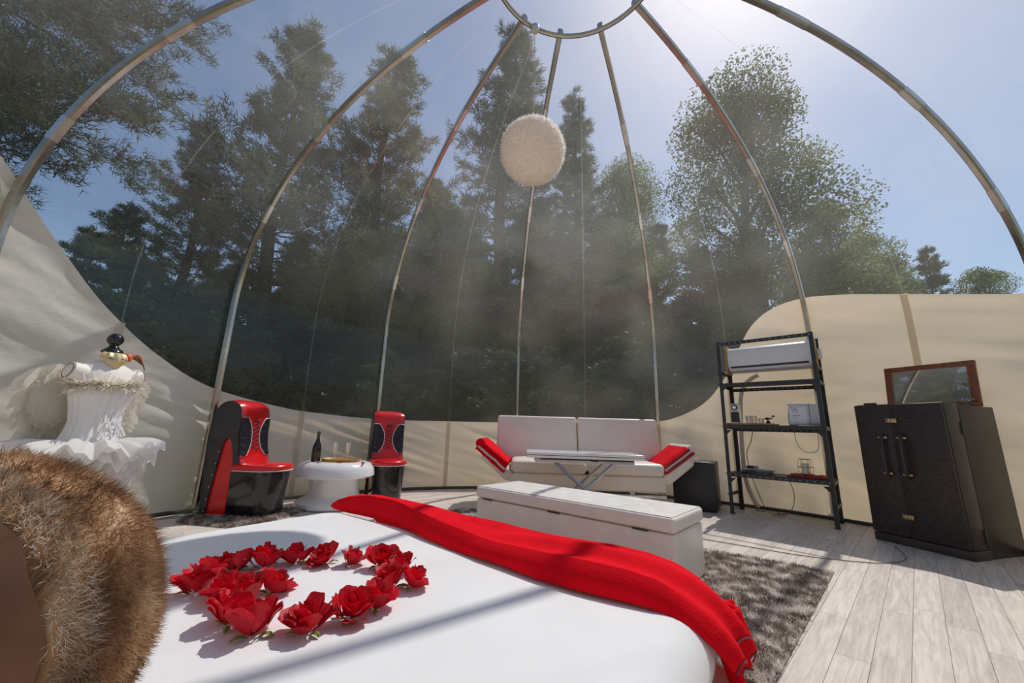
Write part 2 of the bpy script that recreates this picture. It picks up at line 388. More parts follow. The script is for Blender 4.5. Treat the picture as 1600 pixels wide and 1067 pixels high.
def rrect(L, W, cr, z, n=6, cx=0, cy=0):
    pts = []
    for qx, qy, a0 in ((1, 1, 0), (-1, 1, 90), (-1, -1, 180), (1, -1, 270)):
        for i in range(n + 1):
            a = rad(a0 + 90 * i / n)
            pts.append((cx + qx * (L / 2 - cr) + cr * math.cos(a), cy + qy * (W / 2 - cr) + cr * math.sin(a), z))
    return pts
def pad(mb, L, W, cr, z0, z1, er, cx=0, cy=0, n=6, crown=0.0, es=4):
    """cushion block: plan rounded rectangle, edges rounded by er top and bottom"""
    loops = []
    for i in range(es + 1):
        a = PI / 2 * i / es; ins = er * (1 - math.sin(a)); loops.append(rrect(L - 2 * ins, W - 2 * ins, max(.002, cr - ins), z0 + er * (1 - math.cos(a)), n, cx, cy))
    for i in range(es + 1):
        a = PI / 2 * i / es; ins = er * (1 - math.cos(a)); loops.append(rrect(L - 2 * ins, W - 2 * ins, max(.002, cr - ins), z1 - er * (1 - math.sin(a)), n, cx, cy))
    if crown:
        for k in (.25, .5, .75, .95):
            loops.append(rrect((L - 2 * er) * (1 - k), (W - 2 * er) * (1 - k), max(.001, (cr - er) * (1 - k)), z1 + crown * math.sin(k * PI / 2), n, cx, cy))
    return mb.loft(loops)
def RZ(a): return Matrix.Rotation(a, 4, 'Z')
def catmull(pts, per=8):
    pts = [Vector(p) for p in pts]; out = []
    for i in range(len(pts) - 1):
        p0 = pts[max(i - 1, 0)]; p1 = pts[i]; p2 = pts[i + 1]; p3 = pts[min(i + 2, len(pts) - 1)]
        for k in range(per):
            t = k / per
            out.append(.5 * ((2 * p1) + (p2 - p0) * t + (2 * p0 - 5 * p1 + 4 * p2 - p3) * t * t + (3 * p1 - p0 - 3 * p2 + p3) * t ** 3))
    out.append(pts[-1]); return out

# ------------------------------------------------------------------ the dome shell
DX, DY, DA, DB, DCZ, DN, DM = 0.428, 2.305, 3.991, 2.5195, 2.092, 1.932, 2.573
RING_R = 0.71
def profile(off=0.0, n=160):
    A, B = DA + off, DB + off; pts = [(A, z) for z in np.linspace(0, DCZ, 24, endpoint=False)]
    for i in range(n + 1):
        s = PI / 2 * i / n; pts.append((A * max(0, math.cos(s)) ** (2 / DM), DCZ + B * math.sin(s) ** (2 / DN)))
    return np.array(pts)
def arc(pr):
    d = np.sqrt((np.diff(pr, axis=0) ** 2).sum(1)); return np.concatenate([[0], np.cumsum(d)])
RIB_AZ = [-87.3, -62.1, -34.8, -4.5, 26.2, 53.9, 79.4] + [79.4 + 27.6 * k for k in range(1, 7)]
SEAM_AZ = [(RIB_AZ[i] + (RIB_AZ[i + 1] if i < 12 else RIB_AZ[0] + 360)) / 2 for i in range(13)]
CAN = [(-140, 2.7), (-120, 3.0), (-105, 3.0), (-96, 2.83), (-89.2, 2.62), (-87.1, 2.50), (-81.5, 2.14), (-77.6, 1.86), (-72.1, 1.56), (-66.1, 1.31), (-62.1, 1.20), (-57, 1.12),
       (-49.7, 1.03), (-38.2, .97), (-28, .96), (-8.4, .98), (8.8, 1.0), (20, 1.02), (27, 1.06), (30.2, 1.12), (35.2, 1.30), (38.3, 1.54), (40.9, 1.84), (43, 2.19), (45.6, 2.43),
       (49.7, 2.57), (54.3, 2.60), (60.5, 2.52), (68.2, 2.36), (73.5, 2.24), (77.8, 2.14), (90, 2.0), (120, 1.9), (180, 2.2), (220, 2.7)]
def canvas_top(az):
    while az > 220: az -= 360
    while az < -140: az += 360
    xs, ys = [c[0] for c in CAN], [c[1] for c in CAN]
    return float(np.mean([np.interp(az + d, xs, ys) for d in (-1.6, -.8, 0, .8, 1.6)]))
def dome_pt(az, r, z): a = rad(az); return (DX + r * math.sin(a), DY + r * math.cos(a), z)

wall = struct('wall_round', 'cream canvas skirt of the dome tent')
roof = struct('ceiling', 'transparent plastic skin of the dome tent')
PR = profile(.05); AR = arc(PR)
def ztoarc(z): return float(np.interp(z, PR[:, 1], AR))
def wrinkle(az, z, amp):
    p = Vector((az * .11, z * 2.2, 3.1)); q = Vector((az * .05 + 9, z * 7.0 + .15 * az, 1.7))
    return amp * (noise.noise(p) * .9 + abs(noise.noise(q)) * .9 + .35 * noise.noise(q * 2.3))
for k in range(13):
    a0 = SEAM_AZ[k - 1] - (360 if k == 0 else 0); a1 = SEAM_AZ[k]
    def fcan(u, v, a0=a0, a1=a1):
        az = a0 + (a1 - a0) * u; zt = canvas_top(az); s = ztoarc(zt) * v
        r = float(np.interp(s, AR, PR[:, 0])); z = float(np.interp(s, AR, PR[:, 1]))
        fade = min(1, z / .3) * min(1, max(0, (zt - z) / .12)) * (0.35 + .65 * math.sin(PI * u))
        left = 1.0 if az < -45 else .6
        return dome_pt(az, r + wrinkle(az, z, .055 * left) * fade, z)
    panel = MB().grid(fcan, 48, 40).build('canvas_panel', 'canvas', wall)
    def fclr(u, v, a0=a0, a1=a1):
        az = a0 + (a1 - a0) * u; s0 = ztoarc(canvas_top(az)) - .02; s = s0 + (AR[-1] - s0) * v
        r = float(np.interp(s, AR, PR[:, 0])) ; z = float(np.interp(s, AR, PR[:, 1]))
        return dome_pt(az, r + .004, z)
    cp = MB().grid(fclr, 48, 40).build('clear_panel', 'clear_film', roof)
    # seam tape on the canvas and welded seam on the film, along the panel's right edge
    zt = canvas_top(a1); s1 = ztoarc(zt)
    def ftape(u, v, a1=a1, s1=s1):
        s = s1 * v; r = float(np.interp(s, AR, PR[:, 0])); z = float(np.interp(s, AR, PR[:, 1])); return dome_pt(a1 + (u - .5) * .85, r - .006, z)
    MB().grid(ftape, 3, 24).build('seam_tape', 'seam_tape', panel)
    def fseam(u, v, a1=a1, s1=s1):
        s = s1 + (AR[-1] * .9 - s1) * v; r = float(np.interp(s, AR, PR[:, 0])); z = float(np.interp(s, AR, PR[:, 1]))
        w = .014 / max(r, .2) * 57.3; return dome_pt(a1 + (u - .5) * w, r - .004, z)
    MB().grid(fseam, 2, 40).build('weld_seam', 'clear_seam', cp)

frame = thing('dome_frame', 'polished steel dome frame of curved ribs meeting a crown ring', 'frame', (DX, DY, 0))
P0 = profile(0.0, 120)
zr = DCZ + DB * (1 - (RING_R / DA) ** DM) ** (1 / DN)
for k, az in enumerate(RIB_AZ):
    a = rad(az); er = Vector((math.sin(a), math.cos(a), 0)); et = Vector((math.cos(a), -math.sin(a), 0))
    pts = [p for p in P0 if p[0] > RING_R - .06]
    idx = list(range(0, 24, 4)) + list(range(24, len(pts), 2)); pts = [pts[i] for i in idx]
    def sweep(pl, w, h):
        loops = []
        for i, (r, z) in enumerate(pl):
            q0 = pl[max(i - 1, 0)]; q1 = pl[min(i + 1, len(pl) - 1)]
            t = Vector((q1[0] - q0[0], q1[1] - q0[1])).normalized(); nrm = Vector((t.y, -t.x))
            c = er * r + Vector((0, 0, z)); n3 = er * nrm.x + Vector((0, 0, nrm.y))
            loops.append([c + et * (w * sx) + n3 * (h * sy) for sx, sy in ((-.5, -.3), (-.3, -.5), (.3, -.5), (.5, -.3), (.5, .3), (.3, .5), (-.3, .5), (-.5, .3))])
        return MB().loft(loops)
    rib = sweep(pts, .05, .07).build('rib', 'steel', frame, ang=30)
    for frac in ((.36, .60, .84) if k % 2 else (.30, .55, .78)):
        i0 = int(len(pts) * frac); sweep(pts[i0:i0 + 4], .056, .078).build('sleeve', 'steel_sleeve', rib, ang=30)
    sweep([pts[0], (pts[0][0], .06)], .10, .12).build('foot', 'steel_sleeve', rib, ang=30)
MB().tube([(RING_R * math.cos(2 * PI * i / 64), RING_R * math.sin(2 * PI * i / 64), zr - .03) for i in range(64)], .021, 10, closed=True).build('crown_ring', 'steel', frame)

# floor
floor = struct('floor', 'grey wood-look plank floor')
MB().lathe([(4.02, -.06), (4.02, -.012), (0.0001, -.012)], 72, (DX, DY, 0)).build('subfloor', 'stone_base', floor, smooth=False)
PW, PL = .115, .96
pang = rad(44.5); pu = Vector((math.cos(pang), math.sin(pang), 0)); pv = Vector((-pu.y, pu.x, 0))
pm = bpy.data.meshes.new('plank')
_b = MB().box((0, 0, -.006), (PL - .0012, PW - .0012, .012), .0010, seg=1)
pm.from_pydata(_b.v, [], _b.f); pm.materials.append(MATS['plank'])
rest, plist = [], []
rr_ = random.Random(3)
for j in range(-40, 41):
    off = rr_.random() * PL
    for i in range(-7, 8):
        c = Vector((DX, DY, 0)) + pu * (i * PL + off) + pv * (j * PW)
        dc = math.hypot(c.x - DX, c.y - DY)
        if dc > 3.98: continue
        # half planks near the round edge keep inside
        if max(math.hypot(*(c + pu * s * PL / 2 - Vector((DX, DY, 0))).xy) for s in (-1, 1)) > 4.0: rest.append((c, True)); continue
        vis = c.y > 1.2 and (c.x > .6 or c.y > 3.2)
        plist.append((c, vis, (c.x - .9) ** 2 + (c.y - 1.5) ** 2))
vis = sorted([p for p in plist if p[1]], key=lambda p: p[2])
rest += [(p[0], False) for p in plist if not p[1]] + [(p[0], False) for p in vis[290:]]
for c, _, _ in vis[:290]:
    o = bpy.data.objects.new('plank', pm); C.objects.link(o); o.parent = floor; o.location = c; o.rotation_euler = (0, 0, pang)
mb = MB()
for c, cut in rest:
    L = PL - .002; cc = c.copy()
    if cut:
        s0, s1 = -PL / 2, PL / 2
        q = c - Vector((DX, DY, 0)); b_ = q.dot(pu); h = q.dot(pv); ext = math.sqrt(max(.01, 3.985 ** 2 - h * h))
        s0 = max(s0, -ext - b_); s1 = min(s1, ext - b_)
        if s1 - s0 < .04: continue
        cc = c + pu * (s0 + s1) / 2; L = s1 - s0 - .002
    mb.box((0, 0, -.006), (L, PW - .002, .012), 0, Matrix.Translation(cc) @ RZ(pang))
mb.build('edge_planks', 'plank', floor, smooth=False, kind='stuff')

# pipe running round the foot of the wall
mb = MB()
mb.tube([dome_pt(az, DA - .05 + .01 * math.sin(az * .2), .022) for az in range(-110, 112, 3)], .020, 8)
tag(mb.build('base_pipe', 'dark_pipe'), 'dark pipe along the floor at the foot of the canvas wall', 'pipe')

# ground outside
def fgr(u, v):
    a = 2 * PI * u; r = 4.1 + 110 * v ** 2.2; x = DX + r * math.sin(a); y = DY + r * math.cos(a)
    bank = 1 / (1 + math.exp(-((y * .94 - x * .1) - 12.5) * .9)) * 2.2
    bank += 7.5 / (1 + math.exp((y + 17 + .15 * abs(x)) * .30))
    return (x, y, -.08 + bank + .15 * noise.noise(Vector((x * .3, y * .3, 0))) * min(1, (r - 4.1) * .5))
g = MB().grid(fgr, 90, 40, closed_u=True).build('ground', 'grass'); g['kind'] = 'structure'
# ------------------------------------------------------------------ bed
BC = Vector((-.954, 2.383, 0)); BA = rad(-35.2)      # bed frame: s along the foot edge, t towards the head
bu = Vector((math.cos(BA), math.sin(BA), 0)); bv = Vector((bu.y, -bu.x, 0))
BW, BLn, BZ = 1.93, 2.05, .42
bed_mid = BC + bu * (BW / 2) + bv * (BLn / 2)
def bl(s, t, z=0.0):                                   # bed coordinates -> bed-local (origin at the middle of the bed)
    return Vector((s - BW / 2, BLn / 2 - t, z))
def bw(s, t, z=0.0):
    p = BC + bu * s + bv * t; return Vector((p.x, p.y, z))
bed = thing('bed', 'low white bed with fitted sheet on a wide leather base', 'bed', (bed_mid.x, bed_mid.y, 0), BA)
mb = MB(); pad(mb, BW + .24, BLn + .14, .27, .02, .25, .045, n=12); mb.build('base', 'cream_leather', bed)
mb = MB(); pad(mb, BW + .01, BLn, .16, .215, BZ, .102, n=12, es=8)
mt = mb.build('mattress', 'sheet', bed)
def fhem(u):
    a = u
    return a
loop = rrect(BW - .02, BLn - .024, .14, .238, 12)
MB().tube(loop, .006, 6, closed=True).build('sheet_hem', 'sheet', mt)
def crease(pts): return [bl(s, t, BZ + .001) for s, t in pts]

# red fleece throw along the foot edge (cross-section in t,z swept along s, hanging over the right side)
throw = thing('throw_blanket', 'long bright red fleece throw draped along the foot of the bed', 'blanket', (bed_mid.x, bed_mid.y, 0), BA)
S_ = [-.03, .05, .15, .30, .50, .70, .95, 1.20, 1.45, 1.60, 1.72, 1.80, 1.865, 1.915, 1.95, 1.97, 1.98]
NEAR = [.03, .05, .05, .05, .07, .10, .155, .215, .235, .235, .23, .225, .215, .205, .195, .185, .175]
FAR = [-.05, -.10, -.18, -.20, -.20, -.20, -.19, -.18, -.17, -.17, -.17, -.165, -.16, -.155, -.15, -.145, -.14]
HGT = [.015, .05, .075, .095, .095, .085, .07, .065, .07, .072, .068, .06, .05, .042, .036, .034, .034]
DRP = [0, 0, 0, 0, 0, 0, 0, 0, 0, 0, 0, .004, .018, .042, .07, .095, .118]
Sn = np.linspace(0, 1, len(S_))
def fthrow(u, v):
    s = float(np.interp(u, Sn, S_)); n_, f_ = float(np.interp(u, Sn, NEAR)), float(np.interp(u, Sn, FAR))
    h, d = float(np.interp(u, Sn, HGT)), float(np.interp(u, Sn, DRP))
    n_ += .008 * math.sin(s * 9); t = n_ + (f_ - n_) * v
    z = BZ + .004 + h * (math.sin(PI * min(1, v * 1.15 + .0)) ** .55 if v < .87 else .0) * (1 - .35 * v)
    z = BZ + .004 + h * min(1, (v / .10) ** .6 if v > 0 else 0) * (1 - .25 * abs(v - .45))
    if t < -.02: z -= (-.02 - t) ** 1.6 * 3.2
    fold = .010 * noise.noise(Vector((s * 3.0, t * 14, 2.2))) + .008 * math.sin(t * 45 + s * 3) * min(1, max(0, (s - .5)))
    z += fold
    hang = max(0, min(1, (s - 1.82) / .15))
    s += hang * .014 * math.sin(t * 52 + 1) + hang * .02 * noise.noise(Vector((t * 9, z * 6, 0)))
    return bl(s, t, max(z - d, .05))
tb = MB().grid(fthrow, 90, 40).build('fleece', 'red_fleece', throw, solid=.012)
def fthrow2(u, v):   # the lower layer that shows at the corner, hanging further down
    t = -.16 + .29 * v; s0 = 1.945 + .016 * math.sin(t * 55) + .008 * math.sin(t * 110); z = .37 - .095 * u - .012 * math.sin(v * 3) * u + .014 * math.sin(t * 38) * u
    return bl(s0 + .035 * u, t, z)
MB().grid(fthrow2, 10, 44).build('under_fold', 'red_fleece', throw, solid=.012)
MB().tube([Vector(fthrow(1, v)) + Vector((.007, 0, -.003)) for v in np.linspace(0, 1, 60)], .003, 5).build('stitched_edge', 'stitch', throw)
MB().tube([Vector(fthrow2(1, v)) + Vector((.004, 0, -.003)) for v in np.linspace(0, 1, 60)], .003, 5).build('stitched_edge', 'stitch', throw)

# ------------------------------------------------------------------ roses
def petal_mesh(name, R, h, span, flare, seed):
    rn = random.Random(seed); ph = rn.random() * 6; sk = rn.uniform(-.25, .25)
    def f(u, v):
        x = (u - .5) * 2; wv = (.40 + .60 * math.sin(min(1.0, v * 1.15) * PI * .5)) * (1 - .42 * max(0, v - .72) / .28 * (abs(x) ** 1.5))
        th = x * span * wv + sk * v; rho = R * (.22 + .78 * math.sin(v * PI * .5) ** .75) + flare * R * max(0, v - .55) ** 1.6 * 3.0
        rho += .035 * R * math.sin(x * 7 + ph) * v + .10 * R * (x * x) * v * (1 if flare > .1 else -.4)
        z = h * v * (1 - .16 * x * x) - flare * .55 * h * max(0, v - .65) ** 1.5 + .03 * h * math.sin(x * 5 + ph) * v
        return (rho * math.sin(th), rho * math.cos(th), z)
    me = bpy.data.meshes.new(name); b = MB().grid(f, 9, 7); me.from_pydata(b.v, [], b.f); me.materials.append(MATS['rose'])
    me.polygons.foreach_set('use_smooth', [True] * len(me.polygons)); return me
PET = {0: [petal_mesh('petal', .017, .064, 1.25, .0, i) for i in range(2)], 1: [petal_mesh('petal', .031, .064, .95, .28, 5 + i) for i in range(2)],
       2: [petal_mesh('petal', .044, .060, .80, .34, 9 + i) for i in range(3)]}
bud = MB()
def fbud(u, v):
    a = u * PI * 5; r = .004 + .0022 * a / 2; return (r * math.cos(a), r * math.sin(a), .012 + .042 * v + .004 * math.sin(a * 1.7))
bud.grid(fbud, 60, 4); _me = bpy.data.meshes.new('bud'); _me.from_pydata(bud.v, [], bud.f); _me.materials.append(MATS['rose'])
_me.polygons.foreach_set('use_smooth', [True] * len(_me.polygons))
lf = MB().grid(lambda u, v: ((u - .5) * .018 * math.sin(PI * (v * .95 + .03)), .012 + .036 * v, .008 + .012 * math.sin(v * 2.6) - .008 * abs(u - .5)), 5, 6)
lme = bpy.data.meshes.new('sepal'); lme.from_pydata(lf.v, [], lf.f); lme.materials.append(MATS['rose_leaf'])
ROSES = [(.654, .862), (.647, .782), (.675, .708), (.722, .621), (.8, .555), (.878, .506), (.973, .452), (1.077, .441), (1.159, .549), (1.205, .505), (1.245, .665),
         (1.235, .742), (1.226, .842), (1.143, .925), (1.044, .938), (.957, .867), (.925, .79), (.862, .885), (.755, .925)]
RL = ['on the left shoulder of the heart, upper of two', 'between the left end and the upper row of the heart', 'with round open face, first of the upper row from the left', 'second of the upper row from the left',
      'third of the upper row from the left', 'smallest, fourth of the upper row from the left', 'at the right end of the upper row', 'at the far right bend of the heart, behind its neighbours',
      'with spiral face on the right side of the heart', 'outermost of the right side, nearest the red throw', 'tall and tilted on the lower right side of the heart', 'with open spiral centre on the lower right of the heart',
      'standing alone at the front gap of the heart', 'nearest the camera at the notch, left of the front gap', 'behind the front rose on the left of the notch', 'large ruffled one in the middle of the notch arm',
      'at the inner tip of the heart notch', 'in the lower row on the left, beside the notch arm', 'at the leftmost lower edge of the heart']
rn = random.Random(11)
for i, (s, t) in enumerate(ROSES):
    p = bw(.965 + (s - .95) * .92, .70 + (t - .70) * .94, BZ + .002)
    r = thing('rose', 'red fabric rose ' + RL[i], 'rose', p, rn.random() * 6.28, 'red roses laid in a heart on the bed')
    sc = .72 * [1.12, 1.1, 1.2, 1.1, 1.12, .95, 1.2, 1.05, 1.2, 1.0, 1.12, 1.2, 1.22, 1.3, 1.2, 1.3, 1.1, 1.2, 1.2][i]; r.scale = (sc,) * 3
    tl = Matrix.Rotation(rn.uniform(.05, .55), 4, Vector((rn.uniform(-1, 1), rn.uniform(-1, 1), 0)).normalized())
    core = Vector((0, 0, .004))
    def addp(me, nm, mtx):
        o = bpy.data.objects.new(nm, me); C.objects.link(o); o.parent = r; o.matrix_local = Matrix.Translation((0, 0, .012)) @ tl @ mtx
    addp(_me, 'bud', Matrix.Identity(4))
    for ring, n_, ro, lean, zz in ((0, 3, .0, .0, .004), (1, 4, .0, .02, .001), (2, 5, .0, .10, -.004), (2, 3, .003, .14, -.008)):
        a0 = rn.random() * 6
        for k in range(n_):
            mtx = RZ(a0 + 2 * PI * k / n_ + rn.uniform(-.15, .15)) @ Matrix.Translation((0, ro, zz)) @ Matrix.Rotation(-lean + rn.uniform(-.15, .15), 4, 'X') @ Matrix.Scale(rn.uniform(.85, 1.1), 4)
            addp(rn.choice(PET[ring]), 'petal', mtx)
    for k in range(3):
        o = bpy.data.objects.new('sepal', lme); C.objects.link(o); o.parent = r; o.rotation_euler = (-.1, 0, 2.1 * k + rn.random()); o.location = (0, 0, -.004)

# ------------------------------------------------------------------ fur cushion on the head of the bed
def fur(name, pts, nrm, L, wd, mat, parent, droop=.35, seed=1, spread=.5, flow=None):
    rg = np.random.default_rng(seed); N = len(pts)
    d = nrm + rg.normal(0, spread, (N, 3)); d[:, 2] -= droop
    if flow is not None: d += flow
    d /= np.linalg.norm(d, axis=1)[:, None]
    side = np.cross(d, rg.normal(0, 1, (N, 3))); side /= np.linalg.norm(side, axis=1)[:, None] + 1e-9
    l = L * rg.uniform(.55, 1.25, (N, 1)); root = pts - nrm * .003
    tri = np.stack([root - side * wd, root + side * wd, root + d * l], 1)
    return soup(name, tri, 3, mat, parent)
fc = thing('fur_cushion', 'big round brown fur cushion with dark suede face on the bed', 'cushion', (-.672, .545, BZ), rad(2))
# local: axis of the disc along -y (suede face looks to the camera), fur gusset around
CR, CT = .192, .17
def fc_ring(a, q, grow=1.0):
    R = CR * (1 + .05 * math.sin(2 * a + .6) + .03 * math.sin(3 * a + 2)) * grow
    return Vector((R * math.cos(a), q, .198 + R * 1.02 * math.sin(a)))
prof_c = [(.0, -.10), (.30, -.105), (.60, -.108), (.80, -.104), (.90, -.085)]
mb = MB(); mb.grid(lambda u, v: fc_ring(u * 2 * PI, float(np.interp(v * .9, [p[0] for p in prof_c], [p[1] for p in prof_c])) + .012 * noise.noise(Vector((v * 5, u * 20, 0))), max(.001, v * .955)), 48, 14, closed_u=True)
mb.build('suede_face', 'suede_brown', fc)
def fgus(u, v):
    a = u * 2 * PI; w = math.sin(v * PI); q = -.085 + .165 * v
    return fc_ring(a, q, .90 + .17 * w ** .6 - .25 * max(0, v - .75)) + Vector((0, 0, .012 * noise.noise(Vector((u * 12, v * 5, 3)))))
mb = MB().grid(fgus, 64, 16, closed_u=True); mb.build('fur_hide', 'fur_brown', fc)
MB().grid(lambda u, v: fc_ring(u * 2 * PI, .10 + .04 * (1 - v * v), max(.001, v * .84)), 40, 6, closed_u=True).build('back_face', 'fur_brown', fc)
rg = np.random.default_rng(5)
def sample_gus(N, v0, v1):
    P, Q = [], []
    for _ in range(N):
        u, v = rg.random(), v0 + (v1 - v0) * rg.random(); p = fgus(u, v); e = 1e-3
        a_ = fgus(u + e, v) - p; b_ = fgus(u, min(1, v + e)) - p if v + e <= 1 else p - fgus(u, v - e)
        n_ = a_.cross(b_); n_.normalize(); c_ = p - Vector((0, .01, .198))
        if n_.dot(c_) < 0: n_ = -n_
        P.append(p); Q.append(n_)
    return np.array(P), np.array(Q)
P, Q = sample_gus(42000, .12, 1.0); fur('fur_pile', P, Q, .019, .0006, 'fur_brown', fc, droop=.5, seed=2, flow=np.array([0, .35, 0]))
P, Q = sample_gus(14000, .05, .24); fur('fur_trim', P, Q, .017, .0006, 'fur_pale', fc, droop=.15, seed=3, flow=np.array([0, .35, 0]))

# ------------------------------------------------------------------ storage bench
bn = thing('storage_bench', 'white leatherette storage bench at the foot of the bed', 'bench', (.515, 3.08, 0), rad(-41.5))
BLx, BWy = 1.60, .54
mb = MB(); pad(mb, BLx - .015, BWy - .015, .02, .015, .325, .012, n=4); mb.build('body', 'white_leather', bn)
lid = MB()
pad(lid, BLx, BWy, .025, .332, .415, .018, n=5)
ld = lid.build('lid', 'white_leather', bn)
def ftop(u, v):
    x = (u - .5) * (BLx - .03); y = (v - .5) * (BWy - .03); z = .418
    e = min(1, min(u, 1 - u) * 14) * min(1, min(v, 1 - v) * 8); z += .010 * e
    for ix in range(-3, 4):
        for iy in (-1, 0, 1):
            d2 = (x - ix * .21 - (.105 if iy == 0 else 0)) ** 2 + (y - iy * .15) ** 2; z -= .010 * e * math.exp(-d2 / .0011)
    return (x, y, z)
MB().grid(ftop, 110, 40).build('tufted_top', 'white_leather', ld)
for ix in range(-3, 4):
    for iy in (-1, 0, 1):
        x = ix * .21 + (.105 if iy == 0 else 0)
        if abs(x) < .77: MB().ball((x, iy * .15, .4185), .008, 8, 5, (1, 1, .5)).build('tuft_button', 'white_leather', ld)
for x in (-.66, -.02, .60): MB().box((x, -BWy / 2 - .002, .328), (.10, .008, .008), .002).build('latch', 'slot_dark', bn)
for sx in (-1, 1):
    for sy in (-1, 1): MB().lathe([(.022, 0), (.025, .02)], 12, (sx * .72, sy * .20, 0)).build('foot', 'slot_dark', bn)

# ------------------------------------------------------------------ sofa bed, blankets on its arms, lift table
sx0, sw = .905, 2.16
so = thing('sofa_bed', 'white leatherette sofa bed with split backrest and sloping arms', 'sofa', (sx0, 5.0, 0), rad(-1))
for s in (-1, 1):
    mb = MB(); pad(mb, sw / 2 - .012, .62, .03, -.08, .08, .035, n=4, crown=.012)
    rot = Matrix.Translation((s * sw / 4, .42, .75)) @ Matrix.Rotation(rad(76), 4, 'X')
    mb.v = [tuple(rot @ Vector(p)) for p in mb.v]; bk = mb.build('backrest', 'sofa_leather', so)
    for dx in (-.30, .0, .30): MB().box((s * sw / 4 + dx, .322, .69), (.09, .006, .003), .001).build('tuft_line', 'sofa_leather', bk)
    mb = MB(); pad(mb, .86, .74, .05, .40, .54, .05, cx=s * .44, cy=-.02, n=5, crown=.02); mb.build('seat_cushion', 'sofa_leather', so)
    mb = MB(); pad(mb, .42, .72, .05, -.06, .06, .045, n=5)
    rot = Matrix.Translation((s * (1.03), -.02, .47)) @ Matrix.Rotation(-s * rad(38), 4, 'Y')
    mb.v = [tuple(rot @ Vector(p)) for p in mb.v]; mb.build('armrest', 'sofa_leather', so)
mb = MB(); pad(mb, 1.78, .70, .04, .23, .40, .03, cy=-.02, n=4); mb.build('seat_base', 'sofa_leather', so)
MB().box((0, -.36, .19), (1.75, .04, .03), .006).build('front_rail', 'chrome', so)
MB().box((0, .28, .19), (1.75, .04, .03), .006).build('rear_rail', 'chrome', so)
for s in (-1, 1):
    for y in (-.34, .28):
        MB().box((s * .68, y, .09), (.055, .045, .18), .006).build('leg', 'chrome', so)
def fcov(u, v):
    x = (u - .5) * .95; y = -.40 + .70 * v; z = .578 + .007 * math.sin(x * 70 + 2 * noise.noise(Vector((x * 5, y * 5, 0)))) + .006 * noise.noise(Vector((x * 9, y * 9, 4)))
    if v < .12: z -= (.12 - v) * 1.1; y = -.40 + .70 * .12 - (.12 - v) * .35
    return (x, y, z)
cov_ = MB().grid(fcov, 120, 24).build('seat_cover', 'satin', None, solid=.006); cov_.location = (sx0 - .12, 5.0, 0)
tag(cov_, 'white crinkled cover spread over the middle of the sofa seat', 'cover')
def sofa_blanket(label, x, z, tiltdeg, fl):
    t = thing('folded_blanket', label, 'blanket', (sx0 + x, 4.95, z), rad(-3), 'red blankets on the sofa arms')
    R_ = Matrix.Rotation(rad(tiltdeg), 4, 'Y')
    for k, m in enumerate(('red_fleece', 'sherpa', 'red_fleece', 'red_fleece') if fl else ('sherpa', 'red_fleece', 'sherpa', 'red_fleece')):
        def f(u, v, k=k):
            a = (v - .5) * 2; x_ = (u - .5) * (.42 - .02 * k); y_ = a * .34
            zz = .012 + .028 * k + .010 * noise.noise(Vector((u * 4, v * 4, k + (5 if fl else 0)))) - .5 * max(0, abs(a) - .82) * .3
            return tuple(R_ @ Vector((x_, y_, zz)))
        MB().grid(f, 20, 24).build('layer', m, t, solid=.024)
    roll_ = [R_ @ Vector((.205 if not fl else -.205, y, .055)) for y in np.linspace(-.33, .33, 14)]
    MB().tube(roll_, .052, 10).build('rolled_edge', 'red_fleece' if fl else 'sherpa', t)
    if not fl:
        for zz in (.02, .08):
            MB().box((0, 0, 0), (.36, .012, .03), .004, Matrix.Translation((0, -.345, 0)) @ R_ @ Matrix.Translation((0, 0, zz))).build('fold', 'dark_red', t)
sofa_blanket('red fleece blanket over the left arm of the white sofa', -1.09, .545, 38, True)
sofa_blanket('folded red blanket with white lining over the right arm of the sofa', 1.07, .545, -36, False)

lt = thing('lift_table', 'white folding lift table with crossed steel legs before the sofa', 'table', (.77, 4.28, 0), rad(-3))
mb = MB()
for z0, z1 in ((.612, .635), (.640, .665)):
    b = MB(); pad(b, 1.16, .55, .02, z0, z1, .004, n=3); b.build('table_leaf', 'white_gloss', lt)
for s in (-1, 1): MB().box((0, s * .21, .588), (.98, .03, .045), .003).build('side_rail', 'grey_metal', lt)
MB().box((.02, -.225, .602), (.92, .012, .016), .002).build('slide', 'slot_dark', lt)
for s in (-1, 1):
    for y in (-.19, .19):
        MB().tube([(s * .30, y, .575), (-s * .30, y, .06)], .0185, 6).build('crossed_leg', 'grey_metal', lt)
MB().tube([(0, -.20, .32), (0, .20, .32)], .012, 8).build('pivot', 'chrome', lt)
MB().tube([(.06, -.232, .598), (.13, -.236, .592)], .008, 6).build('lever', 'slot_dark', lt)
for s in (-1, 1): MB().box((s * .33, 0, .03), (.05, .52, .05), .005).build('foot_bar', 'grey_metal', lt)

# ------------------------------------------------------------------ mini fridge
fr = thing('mini_fridge', 'black mini fridge beside the shelving rack', 'fridge', (2.42, 4.80, 0), rad(-33))
MB().box((-.235, .25, .29), (.47, .40, .54), .008).build('cabinet', 'fridge_black', fr)
MB().box((-.235, .022, .29), (.47, .045, .54), .008).build('door', 'fridge_black', fr)
MB().box((-.02, .028, .564), (.03, .03, .012), .003).build('hinge', 'slot_dark', fr)
for x in (-.43, -.04):
    for y in (.05, .40): MB().lathe([(.018, 0), (.018, .022)], 10, (x, y, 0)).build('foot', 'slot_dark', fr)

